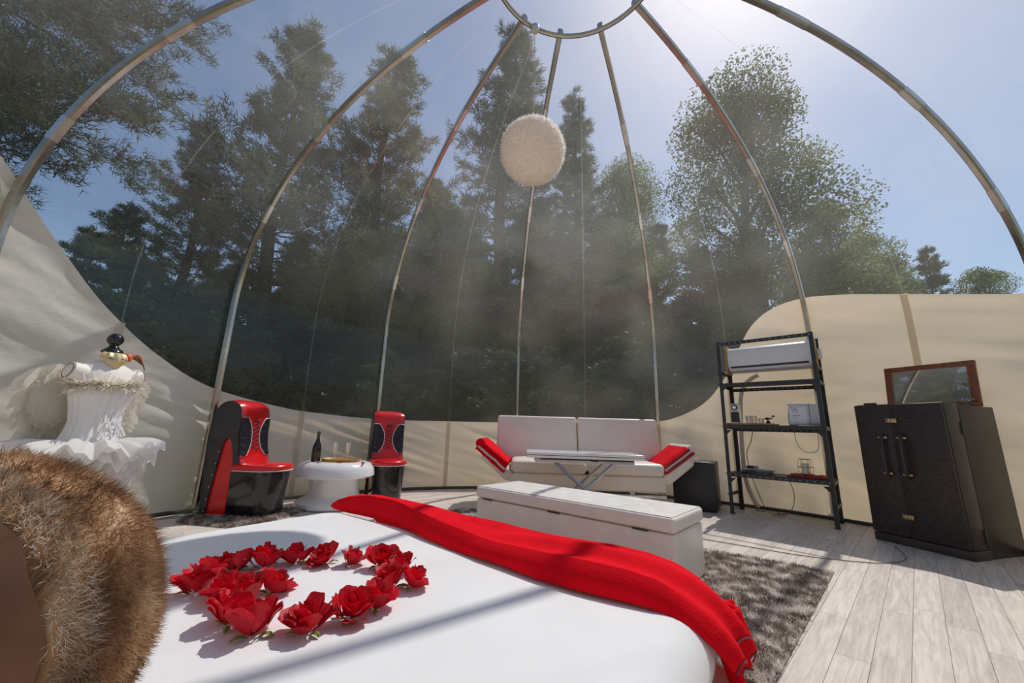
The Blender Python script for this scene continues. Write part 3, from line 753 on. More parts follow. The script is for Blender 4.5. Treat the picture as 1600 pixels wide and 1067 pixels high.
# ------------------------------------------------------------------ shelving rack
RK = rad(-44)
rk = thing('shelving_rack', 'black slotted steel shelving rack by the canvas wall', 'rack', (2.60, 4.855, 0), RK)
RW, RD, RH = .985, .43, 2.03
def lpost(x, y, sx_, sy_, h):
    b = MB(); w = .038
    b.box((x + sx_ * w / 2, y, h / 2), (w, .003, h)); b.box((x, y + sy_ * w / 2, h / 2), (.003, w, h)); return b
for x, y, sx_, sy_, h in ((0, 0, 1, 1, RH), (RW, 0, -1, 1, RH), (0, RD, 1, -1, RH), (RW, RD, -1, -1, RH)):
    po = lpost(x, y, sx_, sy_, h).build('post', 'rack_paint', rk, smooth=False)
    MB().box((x + sx_ * .02, y + sy_ * .02, .006), (.048, .048, .012), .003).build('foot_cap', 'slot_dark', po)
def beam(p, q, z, h=.04, holes=True, name='beam'):
    p = Vector((*p, z)); q = Vector((*q, z)); d = (q - p); L = d.length; a = math.atan2(d.y, d.x)
    mt_ = Matrix.Translation((p + q) / 2) @ RZ(a)
    o = MB().box((0, 0, 0), (L, .004, h), 0, mt_).box((0, .012, h / 2), (L, .024, .003), 0, mt_).build(name, 'rack_paint', rk, smooth=False)
    if holes:
        hb = MB(); n_ = int(L / .06)
        for i in range(n_):
            hb.box((-L / 2 + (i + .5) * L / n_, -.0025, 0), (.014, .003, .010), 0, mt_)
        hb.build('slot_holes', 'hole', o, smooth=False, kind='stuff')
for z in (2.0, ): beam((0, -.003), (RW, -.003), z)
for z, sh in ((1.66, False), (1.49, True), (.99, True), (.44, True)):
    if sh:
        MB().box((RW / 2, RD / 2, z + .012), (RW - .01, RD - .01, .012), .002).build('shelf', 'rack_paint', rk, smooth=False)
        beam((0, -.003), (RW, -.003), z - .005, .042, holes=(z < .5)); beam((0, RD + .003), (RW, RD + .003), z - .03, .042)
    for x in (-.003, RW + .003): beam((x, 0), (x, RD), z - .01, .036, holes=False, name='side_beam')
for x in (-.003, RW + .003): beam((x, 0), (x, RD), .2, .03, holes=False, name='side_beam')
for x in (0, RW):
    for z in (1.47, .95, .40):
        s = 1 if x == 0 else -1
        MB().prism([(x + s * .003, z), (x + s * .09, z), (x + s * .003, z - .09)], 'y', -.0055, -.002).build('gusset', 'rack_paint', rk, smooth=False)

def on_rack(x, y, z): 
    v = RZ(RK) @ Vector((x, y, 0)); return (2.60 + v.x, 4.855 + v.y, z)
ac = thing('air_conditioner', 'white wall air conditioner fixed at the top of the black rack', 'air conditioner', on_rack(.505, .26, 1.665), RK)
prof_ac = [(.10, 0), (.10, .30), (-.08, .30), (-.115, .27), (-.12, .20), (-.115, .085), (-.09, .03), (-.05, .0)]
b = MB(); b.prism([(p[0], p[1]) for p in prof_ac], 'x', -.43, .43)
b.build('housing', 'ac_white', ac, bevel=.012, bseg=3, ang=60)
MB().box((0, -.108, .055), (.80, .012, .022), .003, Matrix.Identity(4)).build('air_slot', 'slot_dark', ac)
MB().box((0, -.092, .026), (.80, .012, .018), .003).build('louver', 'ac_white', ac)
for s in (-1, 1): MB().box((s * .452, .02, .16), (.026, .20, .36), .003).build('wooden_bracket', 'wood_yellow', ac)
MB().box((.49, .05, .16), (.04, .06, .12), .006).build('power_box', 'ac_white', ac)
MB().box((0, .115, .16), (.95, .02, .10), .003).build('mounting_board', 'wood_yellow', ac)
pp = catmull([(3.22, 5.05, 1.66), (3.16, 5.10, 1.62), (3.08, 5.15, 1.52), (3.03, 5.18, 1.3), (3.0, 5.19, .73), (3.01, 5.19, .34), (3.07, 5.16, .10), (3.12, 5.15, .035)], 8)
tag(MB().tube(pp, .026, 10).build('drain_hose', 'pipe_white'), 'pale bent hose running down behind the left of the rack', 'hose')

# things on the rack
cm = thing('coffee_machine', 'small black and white capsule coffee machine on the rack', 'coffee machine', on_rack(.10, .20, 1.015), RK + .15)
MB().box((0, .03, .125), (.095, .22, .25), .02, seg=3).build('body', 'white_gloss', cm)
MB().box((0, -.095, .07), (.085, .05, .14), .008).build('front_recess', 'slot_dark', cm)
MB().lathe([(.03, 0), (.034, .01), (.034, .05), (.02, .06)], 20).build('spout_head', 'black_gloss', cm).matrix_local = Matrix.Translation((0, -.06, .20)) @ Matrix.Rotation(rad(90), 4, 'X')
MB().lathe([(.012, 0), (.022, .004), (.022, .008), (.010, .012)], 16).build('cap_ring', 'chrome', cm).matrix_local = Matrix.Translation((0, -.118, .20)) @ Matrix.Rotation(rad(90), 4, 'X')
MB().box((0, -.11, .012), (.08, .07, .024), .005).build('drip_tray', 'grey_metal', cm)
tr = thing('serving_tray', 'thin wooden tray under the coffee machine on the rack', 'tray', on_rack(.28, .16, 1.009), RK)
MB().box((0, 0, .006), (.50, .24, .012), .003).build('board', 'wood_tray', tr)
for s in (-1, 1): MB().box((0, s * .115, .013), (.50, .012, .018), .003).build('rim', 'wood_tray', tr)
cm.location.z = 1.022
def tumbler(x, y, lab, h=.085):
    t = thing('drinking_glass', lab, 'glass', on_rack(x, y, 1.022), 0, 'small glasses on the rack tray')
    MB().lathe([(.001, .004), (.026, .004), (.031, h), (.033, h), (.028, 0), (.001, 0)], 18).build('bowl', 'glassware', t)
    MB().lathe([(.0335, h - .014), (.0335, h - .002)], 18).build('lip_band', 'piping', t)
tumbler(.235, .20, 'small glass on the rack tray, next to the coffee machine', .10)
tumbler(.30, .17, 'small glass on the rack tray, middle of three', .10)
tumbler(.365, .20, 'small glass on the rack tray, beside the dried flower', .07)
fl = thing('dried_flower', 'dark red dried flower ornament on the rack tray', 'ornament', on_rack(.44, .18, 1.020), 0)
MB().lathe([(.02, 0), (.024, .03), (.012, .04)], 12).build('holder', 'bottle_glass', fl)
rn = random.Random(4)
for k in range(7):
    a = rn.random() * 6.28; l = rn.uniform(.03, .06); c = Vector((math.cos(a) * l, math.sin(a) * l, .05 + rn.random() * .06))
    MB().ball(c, .018, 8, 6, (1, .7, .5)).build('blossom', 'dark_red' if k % 2 else 'feather_dark', fl)
    MB().tube([(0, 0, .035), tuple(c)], .002, 4).build('stem', 'bark', fl)
sp = thing('portable_speaker', 'black portable speaker with loop handle behind the white booklet', 'speaker', on_rack(.675, .25, 1.012), RK)
MB().box((0, 0, .07), (.085, .06, .14), .012, seg=3).build('body', 'black_leather', sp)
MB().tube([(-.036, 0, .135)] + [(-.036 * math.cos(a), 0, .15 + .045 * math.sin(a)) for a in np.linspace(0, PI, 10)] + [(.036, 0, .135)], .006, 8).build('handle', 'slot_dark', sp)
bk = thing('booklet', 'white printed booklet standing half open on the rack shelf', 'booklet', on_rack(.76, .14, 1.012), RK)
def leafb(nm, x0, x1, y0, y1, m, h=.235, lean=.03):
    return MB().grid(lambda u, v: (x0 + (x1 - x0) * u - .02 * (1 - v) * -1 * 0, y0 + (y1 - y0) * u + lean * v, h * v + .002), 6, 6).build(nm, m, bk, solid=.0025)
cov = leafb('cover', -.10, .085, -.055, -.03, 'paper')
leafb('page', .085, .115, -.03, .05, 'paper_grey'); leafb('page', .08, .15, .0, .055, 'paper_grey'); leafb('back_cover', .085, .17, -.02, .06, 'paper')
def mark(x, z, w, h, round_=False):
    b = MB(); y = -.055 + (x + .10) / .185 * .025 + .03 * z / .235 - .0026
    if round_: b.lathe([(w / 2, 0), (w / 2, .0006)], 14); b.v = [(x + p[0], y - p[2], z + p[1]) for p in b.v]
    else: b.box((x, y, z), (w, .0006, h))
    b.build('print_mark', 'print_grey', cov, smooth=False)
mark(-.066, .195, .016, .016, True)
for x, z in ((-.046, .193), (-.030, .196), (-.052, .180), (-.038, .181), (-.024, .179), (-.062, .166), (-.048, .165), (-.033, .165), (-.019, .166), (-.058, .146), (-.038, .146), (-.018, .146)): mark(x, z, .009, .009)
for i in range(5): mark(-.058 + i * .0145, .108, .011, .008)
for i in range(3): mark(-.055 + i * .014, .086, .010, .007)
mark(-.03, .034, .05, .004)
# cables
def cable(lab, pts, r=.004, m='cable'): return tag(MB().tube(catmull(pts, 8), r, 6).build('cable', m), lab, 'cable')
cable('thin cable looping below the booklet shelf', [on_rack(.66, .30, .97), on_rack(.68, .31, .80), on_rack(.76, .32, .72), on_rack(.86, .32, .76), on_rack(.88, .30, .97)], .003)
cable('cable hanging from the coffee machine shelf behind the left post', [on_rack(.24, .33, .97), on_rack(.20, .36, .82), on_rack(.13, .40, .66), on_rack(.16, .42, .38), on_rack(.26, .42, .05)], .0045)
cable('cable dropping from the lowest rack shelf to the floor', [on_rack(.55, .34, .40), on_rack(.58, .36, .25), on_rack(.54, .37, .08), on_rack(.44, .38, .012), on_rack(.30, .40, .008)], .004)
cable('thin dark cable lying across the sunlit floor beside the shaggy rug', [(1.62, 3.70, .006), (1.95, 3.46, .006), (2.2, 3.28, .006), (2.45, 3.17, .006), (2.75, 3.12, .006), (3.05, 3.25, .006), (3.3, 3.6, .006)], .0032)

mg = thing('magazine_pile', 'loose pile of dark magazines on the lowest rack shelf', 'magazines', on_rack(.27, .20, .458), RK)
for k in range(5):
    a = (-.25, .2, -.1, .35, -.3)[k]
    MB().grid(lambda u, v, k=k: ((u - .5) * .30, (v - .5) * .21, .006 + .008 * k + .012 * math.sin(u * 3.1) * (k % 2)), 8, 4).build('magazine', 'magazine' if k % 2 else 'paper_grey', mg, solid=.006).rotation_euler = (0, 0, a)
gl_ = thing('cloth_bundle', 'small dark rolled bundle lying on the magazine pile', 'bundle', on_rack(.22, .2, .506), RK + .3)
for k, x in enumerate((-.035, .0, .04)): MB().ball((x, 0, .018), .022, 10, 7, (1.2, 1, .8)).build('roll', 'slot_dark' if k < 2 else 'paper_grey', gl_)
# red cloth under the lantern
def fcl(u, v):
    x = (u - .5) * .40; y = (v - .5) * .22; e = min(1, min(u, 1 - u, v, 1 - v) * 9)
    return (x + .01 * math.sin(v * 19), y + .008 * math.sin(u * 27), .004 + e * (.022 + .016 * noise.noise(Vector((u * 9, v * 6, 1)))))
cl = MB().grid(fcl, 36, 22).build('red_cloth', 'dark_red', None, solid=.004); cl.location = on_rack(.78, .17, .458); cl.rotation_euler = (0, 0, RK)
tag(cl, 'crumpled dark red cloth on the lowest rack shelf', 'cloth')
ln = thing('wire_lantern', 'gold wire lantern with candle on the red cloth', 'lantern', on_rack(.74, .20, .492), RK)
for r_, z in ((.062, .0), (.072, .07), (.055, .155)): MB().tube([(r_ * math.cos(2 * PI * i / 12), r_ * math.sin(2 * PI * i / 12), z + .004) for i in range(12)], .003, 5, closed=True).build('wire_ring', 'brass', ln)
for i in range(6):
    a = 2 * PI * i / 6; MB().tube([(.062 * math.cos(a), .062 * math.sin(a), .004), (.072 * math.cos(a), .072 * math.sin(a), .074), (.055 * math.cos(a), .055 * math.sin(a), .159)], .0025, 5).build('wire', 'brass', ln)
MB().lathe([(.034, .004), (.034, .11), (.028, .115)], 16).build('candle', 'cream_leather', ln)

# ------------------------------------------------------------------ wardrobe trunk and mirror
WA = math.atan2(3.227 - 3.851, 3.547 - 3.355)
wd = thing('wardrobe_trunk', 'tall dark brown steamer trunk wardrobe with two doors', 'wardrobe', (3.365, 3.845, 0), WA)
WW, WH, WF, WDp = .64, 1.205, .20, .70      # local x along the front, y into the depth
MB().box((WW / 2, WF / 2 + .01, .035), (WW + .02, WF + .01, .07), .006).build('plinth', 'trunk_brown', wd)
MB().box((WW / 2, WF / 2 + .012, .07 + (WH - .07) / 2), (WW, WF - .016, WH - .07), .008).build('front_case', 'trunk_brown', wd)
MB().box((WW / 2, WF + .006 + (WDp - WF) / 2, WH / 2 - .008), (WW, WDp - WF - .006, WH - .016), .008).build('rear_case', 'trunk_brown', wd)
for k, (x0, x1) in enumerate(((0.0, .268), (.276, WW))):
    d = MB().box(((x0 + x1) / 2, -.004, .078 + (WH - .086) / 2), (x1 - x0, .022, WH - .086), .005).build('door', 'croc', wd)
    hx = .205 if k == 0 else .345
    MB().tube(catmull([(hx, -.02, .93), (hx, -.05, .90), (hx, -.058, .75), (hx, -.05, .60), (hx, -.02, .57)], 6), .013, 8).build('handle', 'black_leather', d)
    for z in (.905, .595): MB().box((hx, -.030, z), (.075, .03, .022), .006).build('handle_mount', 'brass', d)
MB().box((.272, -.006, .64), (.010, .02, WH - .10), .002).build('centre_strip', 'black_leather', wd)
for z in (1.055, .245):
    l = MB().box((.285, -.022, z), (.085, .014, .042), .006).build('latch', 'brass', wd)
    MB().ball((.272, -.030, z), .010, 10, 6).build('latch_stud', 'stud', l); MB().ball((.302, -.030, z), .010, 10, 6).build('latch_stud', 'stud', l)
for z in (.83, .62): MB().ball((.275, -.02, z), .009, 8, 6).build('knob', 'slot_dark', wd)
for z in (1.0, .16): MB().box((WW + .004, WF + .002, z), (.006, .03, .11), .002).build('hinge', 'slot_dark', wd)
MB().box((.12, .02, WH + .008), (.10, .02, .016), .004).build('lid_clasp', 'slot_dark', wd)
mr = thing('framed_mirror', 'mirror in a red wooden frame standing on the wardrobe trunk', 'mirror', (0, 0, 0))
ml_, mr_ = Vector((3.94, 4.10, 1.20)), Vector((4.20, 3.49, 1.19))   # the bottom corners
ax = (mr_ - ml_); ML = ax.length; ma = math.atan2(ax.y, ax.x)
mr.location = ml_; mr.rotation_euler = (rad(-5) * 0, 0, ma)
MZ = .425
TL = Matrix.Rotation(rad(-7), 4, 'X')
def mbox(nm, c, d, m, bev=.004):
    return MB().box(c, d, bev, TL).build(nm, m, mr)
mbox('frame_rail', (ML / 2, 0, MZ - .024), (ML, .03, .048), 'wood_red'); mbox('frame_rail', (ML / 2, 0, .024), (ML, .03, .048), 'wood_red')
mbox('frame_stile', (.030, 0, MZ / 2), (.060, .028, MZ - .002), 'wood_red'); mbox('frame_stile', (ML - .030, 0, MZ / 2), (.060, .028, MZ - .002), 'wood_red')
mbox('glass', (ML / 2, .004, MZ / 2), (ML - .11, .008, MZ - .09), 'mirror', 0)
mbox('stay', (ML - .03, -.05, .05), (.012, .10, .012), 'brass')

# ------------------------------------------------------------------ stiletto chairs
def shoe_chair(label, loc, rz, sc=1.0):
    t = thing('shoe_chair', label, 'chair', loc, rz, 'stiletto shoe chairs by the wall')
    t.scale = (sc,) * 3; HW = .205
    back = catmull([(-.345, 0, 0), (-.375, 0, .30), (-.40, 0, .60), (-.405, 0, .86), (-.375, 0, 1.03), (-.30, 0, 1.125), (-.20, 0, 1.145), (-.115, 0, 1.10), (-.085, 0, 1.0), (-.075, 0, .80), (-.045, 0, .62), (.0, 0, .52)], 5)
    inner = catmull([(.0, 0, .455), (-.075, 0, .46), (-.10, 0, .60), (-.135, 0, .72), (-.185, 0, .78), (-.225, 0, .74), (-.255, 0, .55), (-.285, 0, .25), (-.305, 0, 0)], 5)
    poly = [(p.x, p.z) for p in back] + [(p.x, p.z) for p in inner]
    b = MB().prism(poly, 'y', -HW, HW); b.build('shoe_shell', 'black_leather', t, smooth=True, ang=35)
    for s in (-1, 1):
        MB().tube([(p.x, s * HW, p.z) for p in back], .006, 6).build('shell_piping', 'black_leather', t)
    ip = [(p.x, p.z) for p in inner if p.z > 0 or True]
    red = [(-.315, 0.0)] + [(p.x - .006, p.z + .004) for p in inner[::-1]][1:-6] + [(-.10, .46), (-.10, 0.0)]
    rp_ = MB().prism(red, 'y', -HW + .02, HW - .02).build('arch_lining', 'red_vinyl', t, smooth=False)
    for s in (-1, 1):
        for k in range(6):
            z = .06 + k * .115; x = float(np.interp(z, [p.z for p in inner[::-1][:22]], [p.x for p in inner[::-1][:22]]))
            MB().ball((x - .012, s * (HW + .002), z), .007, 8, 5).build('stud', 'stud', rp_)
    def plan(x0, x1, w, z, n=14):
        pts = [(x0, -w, z)]
        for i in range(n + 1):
            a = -PI / 2 + PI * i / n; pts.append((x1 - w * .95 + w * .95 * math.cos(a), w * math.sin(a), z))
        pts.append((x0, w, z)); return pts
    b = MB().loft([plan(-.085, .33, .185, 0), plan(-.085, .34, .19, .03), plan(-.085, .345, .195, .2), plan(-.085, .365, .215, .40), plan(-.085, .365, .215, .455)])
    b.build('toe_box', 'black_vinyl', t, ang=50)
    L_ = []
    for z, g in ((.455, -.012), (.463, .008), (.485, .016), (.507, .006), (.520, -.02)):
        L_.append(plan(-.06, .375 + g, .222 + g, z))
    L_.append(plan(-.03, .29, .14, .528)); L_.append(plan(.02, .20, .06, .531))
    st_ = MB().loft(L_).build('seat', 'red_vinyl', t, ang=60)
    MB().tube([(p[0], p[1], .457) for p in plan(-.06, .385, .232, 0)], .005, 6).build('seat_piping', 'piping', st_)
    # red upholstered front of the backrest, wrapping over the top
    fr_ = [p for p in back if p.x > -.33 and p.z > .5][0:]; fr_ = fr_[next(i for i, p in enumerate(fr_) if p.z > 1.07):]
    def nrm(i):
        a = fr_[max(i - 1, 0)]; c = fr_[min(i + 1, len(fr_) - 1)]; d = (c - a).normalized(); return Vector((-d.z, 0, d.x))
    nn = len(fr_)
    def ffr(u, v):
        i = min(nn - 1, int(round(v * (nn - 1)))); n_ = nrm(i); y = (u - .5) * 2; e = .018 * (1 - abs(y) ** 4) + .004
        return fr_[i] + n_ * e + Vector((0, y * HW * .99, 0))
    up = MB().grid(ffr, 15, nn).build('back_cover', 'red_vinyl', t, ang=60)
    cf = [p for p in fr_ if p.z < 1.0]; zs = [p.z for p in cf[::-1]]; xs = [p.x for p in cf[::-1]]
    def front(y, z, o): return (float(np.interp(z, zs, xs)) + o, y, z)
    for s in (-1, 1):
        def inn(v): return .055 + .075 * abs(v * 2 - 1) ** 2.2
        def fcor(u, v, s=s):
            z = .60 + .385 * v; y0 = inn(v); y = s * (y0 + (HW + .002 - y0) * u)
            return front(y, z, .024 + .010 * math.sin(PI * u) + .004 * math.sin(v * 34) * math.sin(PI * u) - .012 * max(0, u - .85) * 6)
        co = MB().grid(fcor, 12, 36).build('corset_panel', 'navy_leather', up, solid=.008)
        edge = [Vector(front(s * inn(v), .60 + .385 * v, .027)) for v in np.linspace(0, 1, 22)]
        MB().tube([front(s * HW, .60, .02)] + edge + [front(s * HW, .985, .02)], .005, 6).build('panel_piping', 'piping', up)
    for k in range(7):
        z = .645 + k * .045
        for s in (-1, 1):
            MB().tube([front(-s * .05, z, .032), front(0, z + .022, .028), front(s * .05, z + .045, .032)], .0035, 5).build('lace', 'slot_dark', up)
    for s in (-1, 1):
        MB().tube([front(0, .965, .034), front(s * .03, .99, .04), front(s * .045, .965, .04), front(0, .96, .036)], .004, 5).build('lace_bow', 'slot_dark', up)
    return t
shoe_chair('large red and black stiletto shoe chair, side on, left of the small table', (-2.50, 4.05, 0), rad(-6), .93)
shoe_chair('red and black stiletto shoe chair facing forward, right of the small table', (-1.515, 5.10, 0), rad(-64), .91)

# ------------------------------------------------------------------ side table with bottle and glasses
TX, TY, TH = -1.93, 4.62, .475
stb = thing('side_table', 'round white glossy side table between the two shoe chairs', 'table', (TX, TY, 0))
MB().lathe([(.0001, 0), (.36, 0), (.385, .02), (.38, .06), (.33, .09)], 40).build('base', 'white_gloss', stb)
MB().lathe([(.33, .085), (.27, .12), (.255, .20), (.26, .28), (.29, .33)], 40).build('stem', 'white_gloss', stb)
MB().lathe([(.29, .31), (.40, .315), (.412, .33), (.40, .40), (.36, .455), (.30, TH), (.0001, TH)], 40).build('top', 'white_gloss', stb)
ty = thing('oval_tray', 'oval wooden tray with two flutes on the white side table', 'tray', (TX + .06, TY - .05, TH + .001))
MB().lathe([(.0001, .012), (.19, .012), (.21, .03), (.215, .03), (.20, 0), (.0001, 0)], 32, sy=.75).build('dish', 'wood_tray', ty)
bt = thing('champagne_bottle', 'dark green champagne bottle on the white side table', 'bottle', (TX - .17, TY - .17, TH + .001))
MB().lathe([(.0001, 0), (.043, 0), (.046, .01), (.046, .13), (.040, .17), (.022, .215), (.0155, .245), (.0150, .30)], 24).build('glass_body', 'bottle_glass', bt)
MB().lathe([(.0158, .235), (.0165, .285), (.0185, .287), (.0185, .305), (.012, .318), (.0001, .32)], 20).build('foil_cap', 'foil', bt)
MB().lathe([(.0464, .045), (.0464, .11)], 24).build('bottle_label', 'bottle_label', bt)
def flute(x, y, lab):
    t = thing('champagne_flute', lab, 'glass', (x, y, TH + .013), 0, 'flutes on the wooden tray')
    MB().lathe([(.0001, 0), (.033, 0), (.032, .003), (.005, .008)], 20).build('foot', 'glassware', t)
    MB().lathe([(.0042, .006), (.0035, .05), (.005, .062)], 10).build('stem', 'glassware', t)
    MB().lathe([(.003, .062), (.018, .085), (.026, .12), (.027, .155), (.024, .19), (.022, .19), (.024, .155), (.023, .12), (.015, .09), (.001, .07)], 22).build('bowl', 'glassware', t)
flute(TX - .02, TY - .05, 'champagne flute nearer the dark bottle'); flute(TX + .12, TY - .04, 'champagne flute farther from the bottle, right of the other')
rn = random.Random(21)
for k in range(46):
    a = rn.random() * 6.28; d = rn.uniform(.19, .275); x, y = TX + .05 + d * math.cos(a), TY - .08 + d * .72 * math.sin(a)
    if (x - (TX - .17)) ** 2 + (y - (TY - .17)) ** 2 < .0045: continue
    o = bpy.data.objects.new('rose_petal', PET[1 + k % 2][0]); C.objects.link(o); o.location = (x, y, TH + .002); o.scale = (.9,) * 3
    o.rotation_euler = (-1.25 + rn.uniform(-.3, .3), rn.uniform(-.2, .2), rn.random() * 6.28)
    tag(o, 'loose red rose petal scattered round the tray on the side table', 'petal', 'petals on the side table')

# ------------------------------------------------------------------ rugs
def shag_rug(name, label, corners, n, L, wd, mat, keep, base):
    t = thing(name, label, 'rug', (0, 0, 0)); A, B, C_, D = [Vector((*c, 0)) for c in corners]
    b = MB(); b.loft([[tuple(p + Vector((0, 0, .001))) for p in (A, B, C_, D)], [tuple(p + Vector((0, 0, .012))) for p in (A, B, C_, D)]]); b.build('backing', base, t, smooth=False)
    rg_ = np.random.default_rng(9); u, v = rg_.random(n), rg_.random(n)
    P = np.outer((1 - u) * (1 - v), A) + np.outer(u * (1 - v), B) + np.outer(u * v, C_) + np.outer((1 - u) * v, D)
    P = P[keep(P)]; P[:, 2] = .012
    N = np.tile([0, 0, 1.0], (len(P), 1)); clump = np.array([[noise.noise(Vector((p[0] * 16, p[1] * 16, 0))), noise.noise(Vector((p[0] * 16, p[1] * 16, 7))), 0] for p in P]) * 1.3
    fur('pile', P, N, L, wd, mat, t, droop=.0, seed=4, spread=.42, flow=clump)
    return t
def keep_big(P):
    q = P[:, :2] - np.array([BC.x, BC.y]); s = q @ np.array([bu.x, bu.y]); tt = q @ np.array([bv.x, bv.y])
    inbed = (s > -.02) & (s < 1.98) & (tt > .02)
    return ~inbed
shag_rug('shaggy_rug', 'shaggy brown and cream rug under the bench and bed', [(2.20, 2.88), (-.44, 4.62), (-1.66, 3.42), (.96, 1.62)], 120000, .028, .0026, 'shag', keep_big, 'fringe_rug')
shag_rug('fringed_rug', 'small shaggy grey-brown rug under the left shoe chair', [(-2.98, 4.16), (-2.86, 3.66), (-2.16, 3.52), (-2.02, 4.40)], 16000, .035, .004, 'fringe_rug', lambda P: P[:, 0] > -9, 'fringe_rug')

# ------------------------------------------------------------------ mannequin
mq = thing('mannequin', 'headless white dress form in tutu with angel wings and mask', 'mannequin', (-2.86, 2.77, 0), rad(72))
# local: +x is the form's left (towards the right of the picture), -y is its front
SEC = [(.62, .115, .085, 0), (.70, .150, .110, 0), (.76, .155, .115, 0), (.84, .120, .092, 0), (.90, .108, .085, 0), (.98, .125, .098, -.004), (1.06, .148, .112, -.012), (1.12, .150, .105, -.008), (1.18, .150, .088, 0), (1.225, .125, .07, .004), (1.255, .075, .055, .006), (1.275, .050, .048, .006), (1.33, .046, .046, .0)]
SEC = [(1.18 - (1.18 - z_) * 1.2 if z_ < 1.18 else z_, a_ * 1.08, b_, o_) for z_, a_, b_, o_ in SEC]
def sec_loop(z, a, b, oy, n=28, g=0): return [((a + g) * math.cos(2 * PI * k / n), (b + g) * math.sin(2 * PI * k / n) + oy, z) for k in range(n)]
MB().loft([sec_loop(*s) for s in SEC]).build('torso', 'mannequin', mq, ang=60)
for s in (-1, 1):
    b = MB().lathe([(.0001, .06), (.040, .058), (.060, .045), (.066, .0), (.062, -.05)], 22); m_ = Matrix.Translation((s * .150, .0, 1.165)) @ Matrix.Rotation(s * rad(78), 4, 'Y')
    b.v = [tuple(m_ @ Vector(p)) for p in b.v]; cap_ = b.build('arm_cap', 'mannequin', mq)
    MB().tube([tuple(m_ @ Vector((.050 * math.cos(a), .050 * math.sin(a), .054))) for a in np.linspace(0, 2 * PI, 20)[:-1]], .0022, 5, closed=True).build('cap_seam', 'feather_dark', cap_)
MB().lathe([(.056, 1.325), (.062, 1.335), (.052, 1.352), (.036, 1.362), (.030, 1.372), (.024, 1.382), (.030, 1.392)], 24).build('neck_cap', 'black_gloss', mq)
MB().ball((0, 0, 1.425), .046, 20, 14).build('finial_ball', 'black_gloss', mq)
def fmask(u, v):
    a = -PI / 2 + (u - .5) * 2.5; z = 1.325 - .115 * v * (1 - .45 * abs(u - .5) * 2) - .0 * u; r = .062 + .016 * math.sin(v * PI) * (1 + .5 * math.cos((u - .5) * 3)) + .006 * math.sin(u * 30)
    return (r * math.cos(a), r * math.sin(a) - .006, z)
mk = MB().grid(fmask, 24, 12).build('mask', 'mask_gold', mq, solid=.004)
for s in (-1, 1):
    b = MB(); a = -PI / 2 + s * .42; b.ball((.082 * math.cos(a), .082 * math.sin(a) - .004, 1.283), .022, 10, 6, (1, .5, .42)); b.build('eye_patch', 'mask_green', mk)
MB().ball((.078, -.03, 1.305), .030, 12, 8, (1, .8, 1.1)).build('rosette', 'mask_orange', mk)
for k in range(5):
    p = [(.085, -.03, 1.31), (.125, -.035, 1.335 - .008 * k), (.155 + .006 * k, -.04, 1.32 - .014 * k), (.168 + .006 * k, -.045, 1.275 - .012 * k)]
    MB().tube(catmull(p, 5), [.009 - .0005 * i for i in range(16)], 6).build('mask_feather', 'mask_orange' if k < 2 else 'feather_dark', mk)
# bodice with pleats, ruffled neckline
def fbod(u, v):
    z = .68 + .44 * v; zs = [s[0] for s in SEC]; a = float(np.interp(z, zs, [s[1] for s in SEC])); b_ = float(np.interp(z, zs, [s[2] for s in SEC])); o = float(np.interp(z, zs, [s[3] for s in SEC]))
    th = u * 2 * PI; g = .010 + .004 * math.cos(th * 22) + .020 * math.exp(-((z - 1.05) / .05) ** 2) * max(0, -math.sin(th)) * abs(math.cos(th * 1.0)) 
    if v > .95: g += .004
    return ((a + g) * math.cos(th), (b_ + g) * math.sin(th) + o, z - .02 * max(0, -math.sin(th)) * v)
bo = MB().grid(fbod, 132, 22, closed_u=True).build('bodice', 'satin', mq)
for x in (-.05, .0, .05): MB().tube([(x, -.108 - .006, 1.06), (x * .9, -.100, .95), (x * .8, -.098, .86)], .004, 6).build('boning', 'satin', bo)
def fan(name, mat, N, gen, parent, seed):
    rg_ = np.random.default_rng(seed); q = []
    for i in range(N): q.append(gen(rg_, i))
    return soup(name, np.array(q), 4, mat, parent)
def ruff(rg_, i):
    th = rg_.uniform(PI * .95, PI * 2.25); z = 1.10 + rg_.normal(0, .012) + .02 * math.cos(th); a, b_ = .165, .122
    c = np.array([a * math.cos(th), b_ * math.sin(th) - .01, z]); d = np.array([math.cos(th), math.sin(th), rg_.uniform(-1.3, .9)]); d /= np.linalg.norm(d)
    d += rg_.normal(0, .45, 3); s = np.cross(d, [0, 0, 1]); s /= np.linalg.norm(s) + 1e-6; l = rg_.uniform(.025, .055); w = .006
    return [c - s * w, c + s * w, c + d * l + s * w * .6, c + d * l - s * w * .6]
fan('feather_trim', 'feather_white', 900, ruff, mq, 1)
for k in range(9):     # tulle layers: ruffled flared skirts
    rnk = random.Random(k); z0 = .71 - .014 * k; L_ = .20 + .04 * rnk.random(); fl_ = .95 - .09 * k; ph = rnk.random() * 6
    def ft(u, v, k=k, z0=z0, L_=L_, fl_=fl_, ph=ph):
        th = u * 2 * PI; r0 = .135; r = r0 + (L_ * fl_ + .03) * v; wv = v * (.030 * math.sin(th * 13 + ph) + .018 * math.sin(th * 29 + ph * 2) + .03 * noise.noise(Vector((th * 2.2, k, v))))
        z = z0 + .03 * math.sin(v * 2.2) * (1 - k * .08) - L_ * v * v * (.28 + .11 * k) + wv
        return (r * math.cos(th) * 1.08, r * math.sin(th) * .95, z)
    MB().grid(ft, 150, 8, closed_u=True).build('tulle_layer', 'tulle', mq)
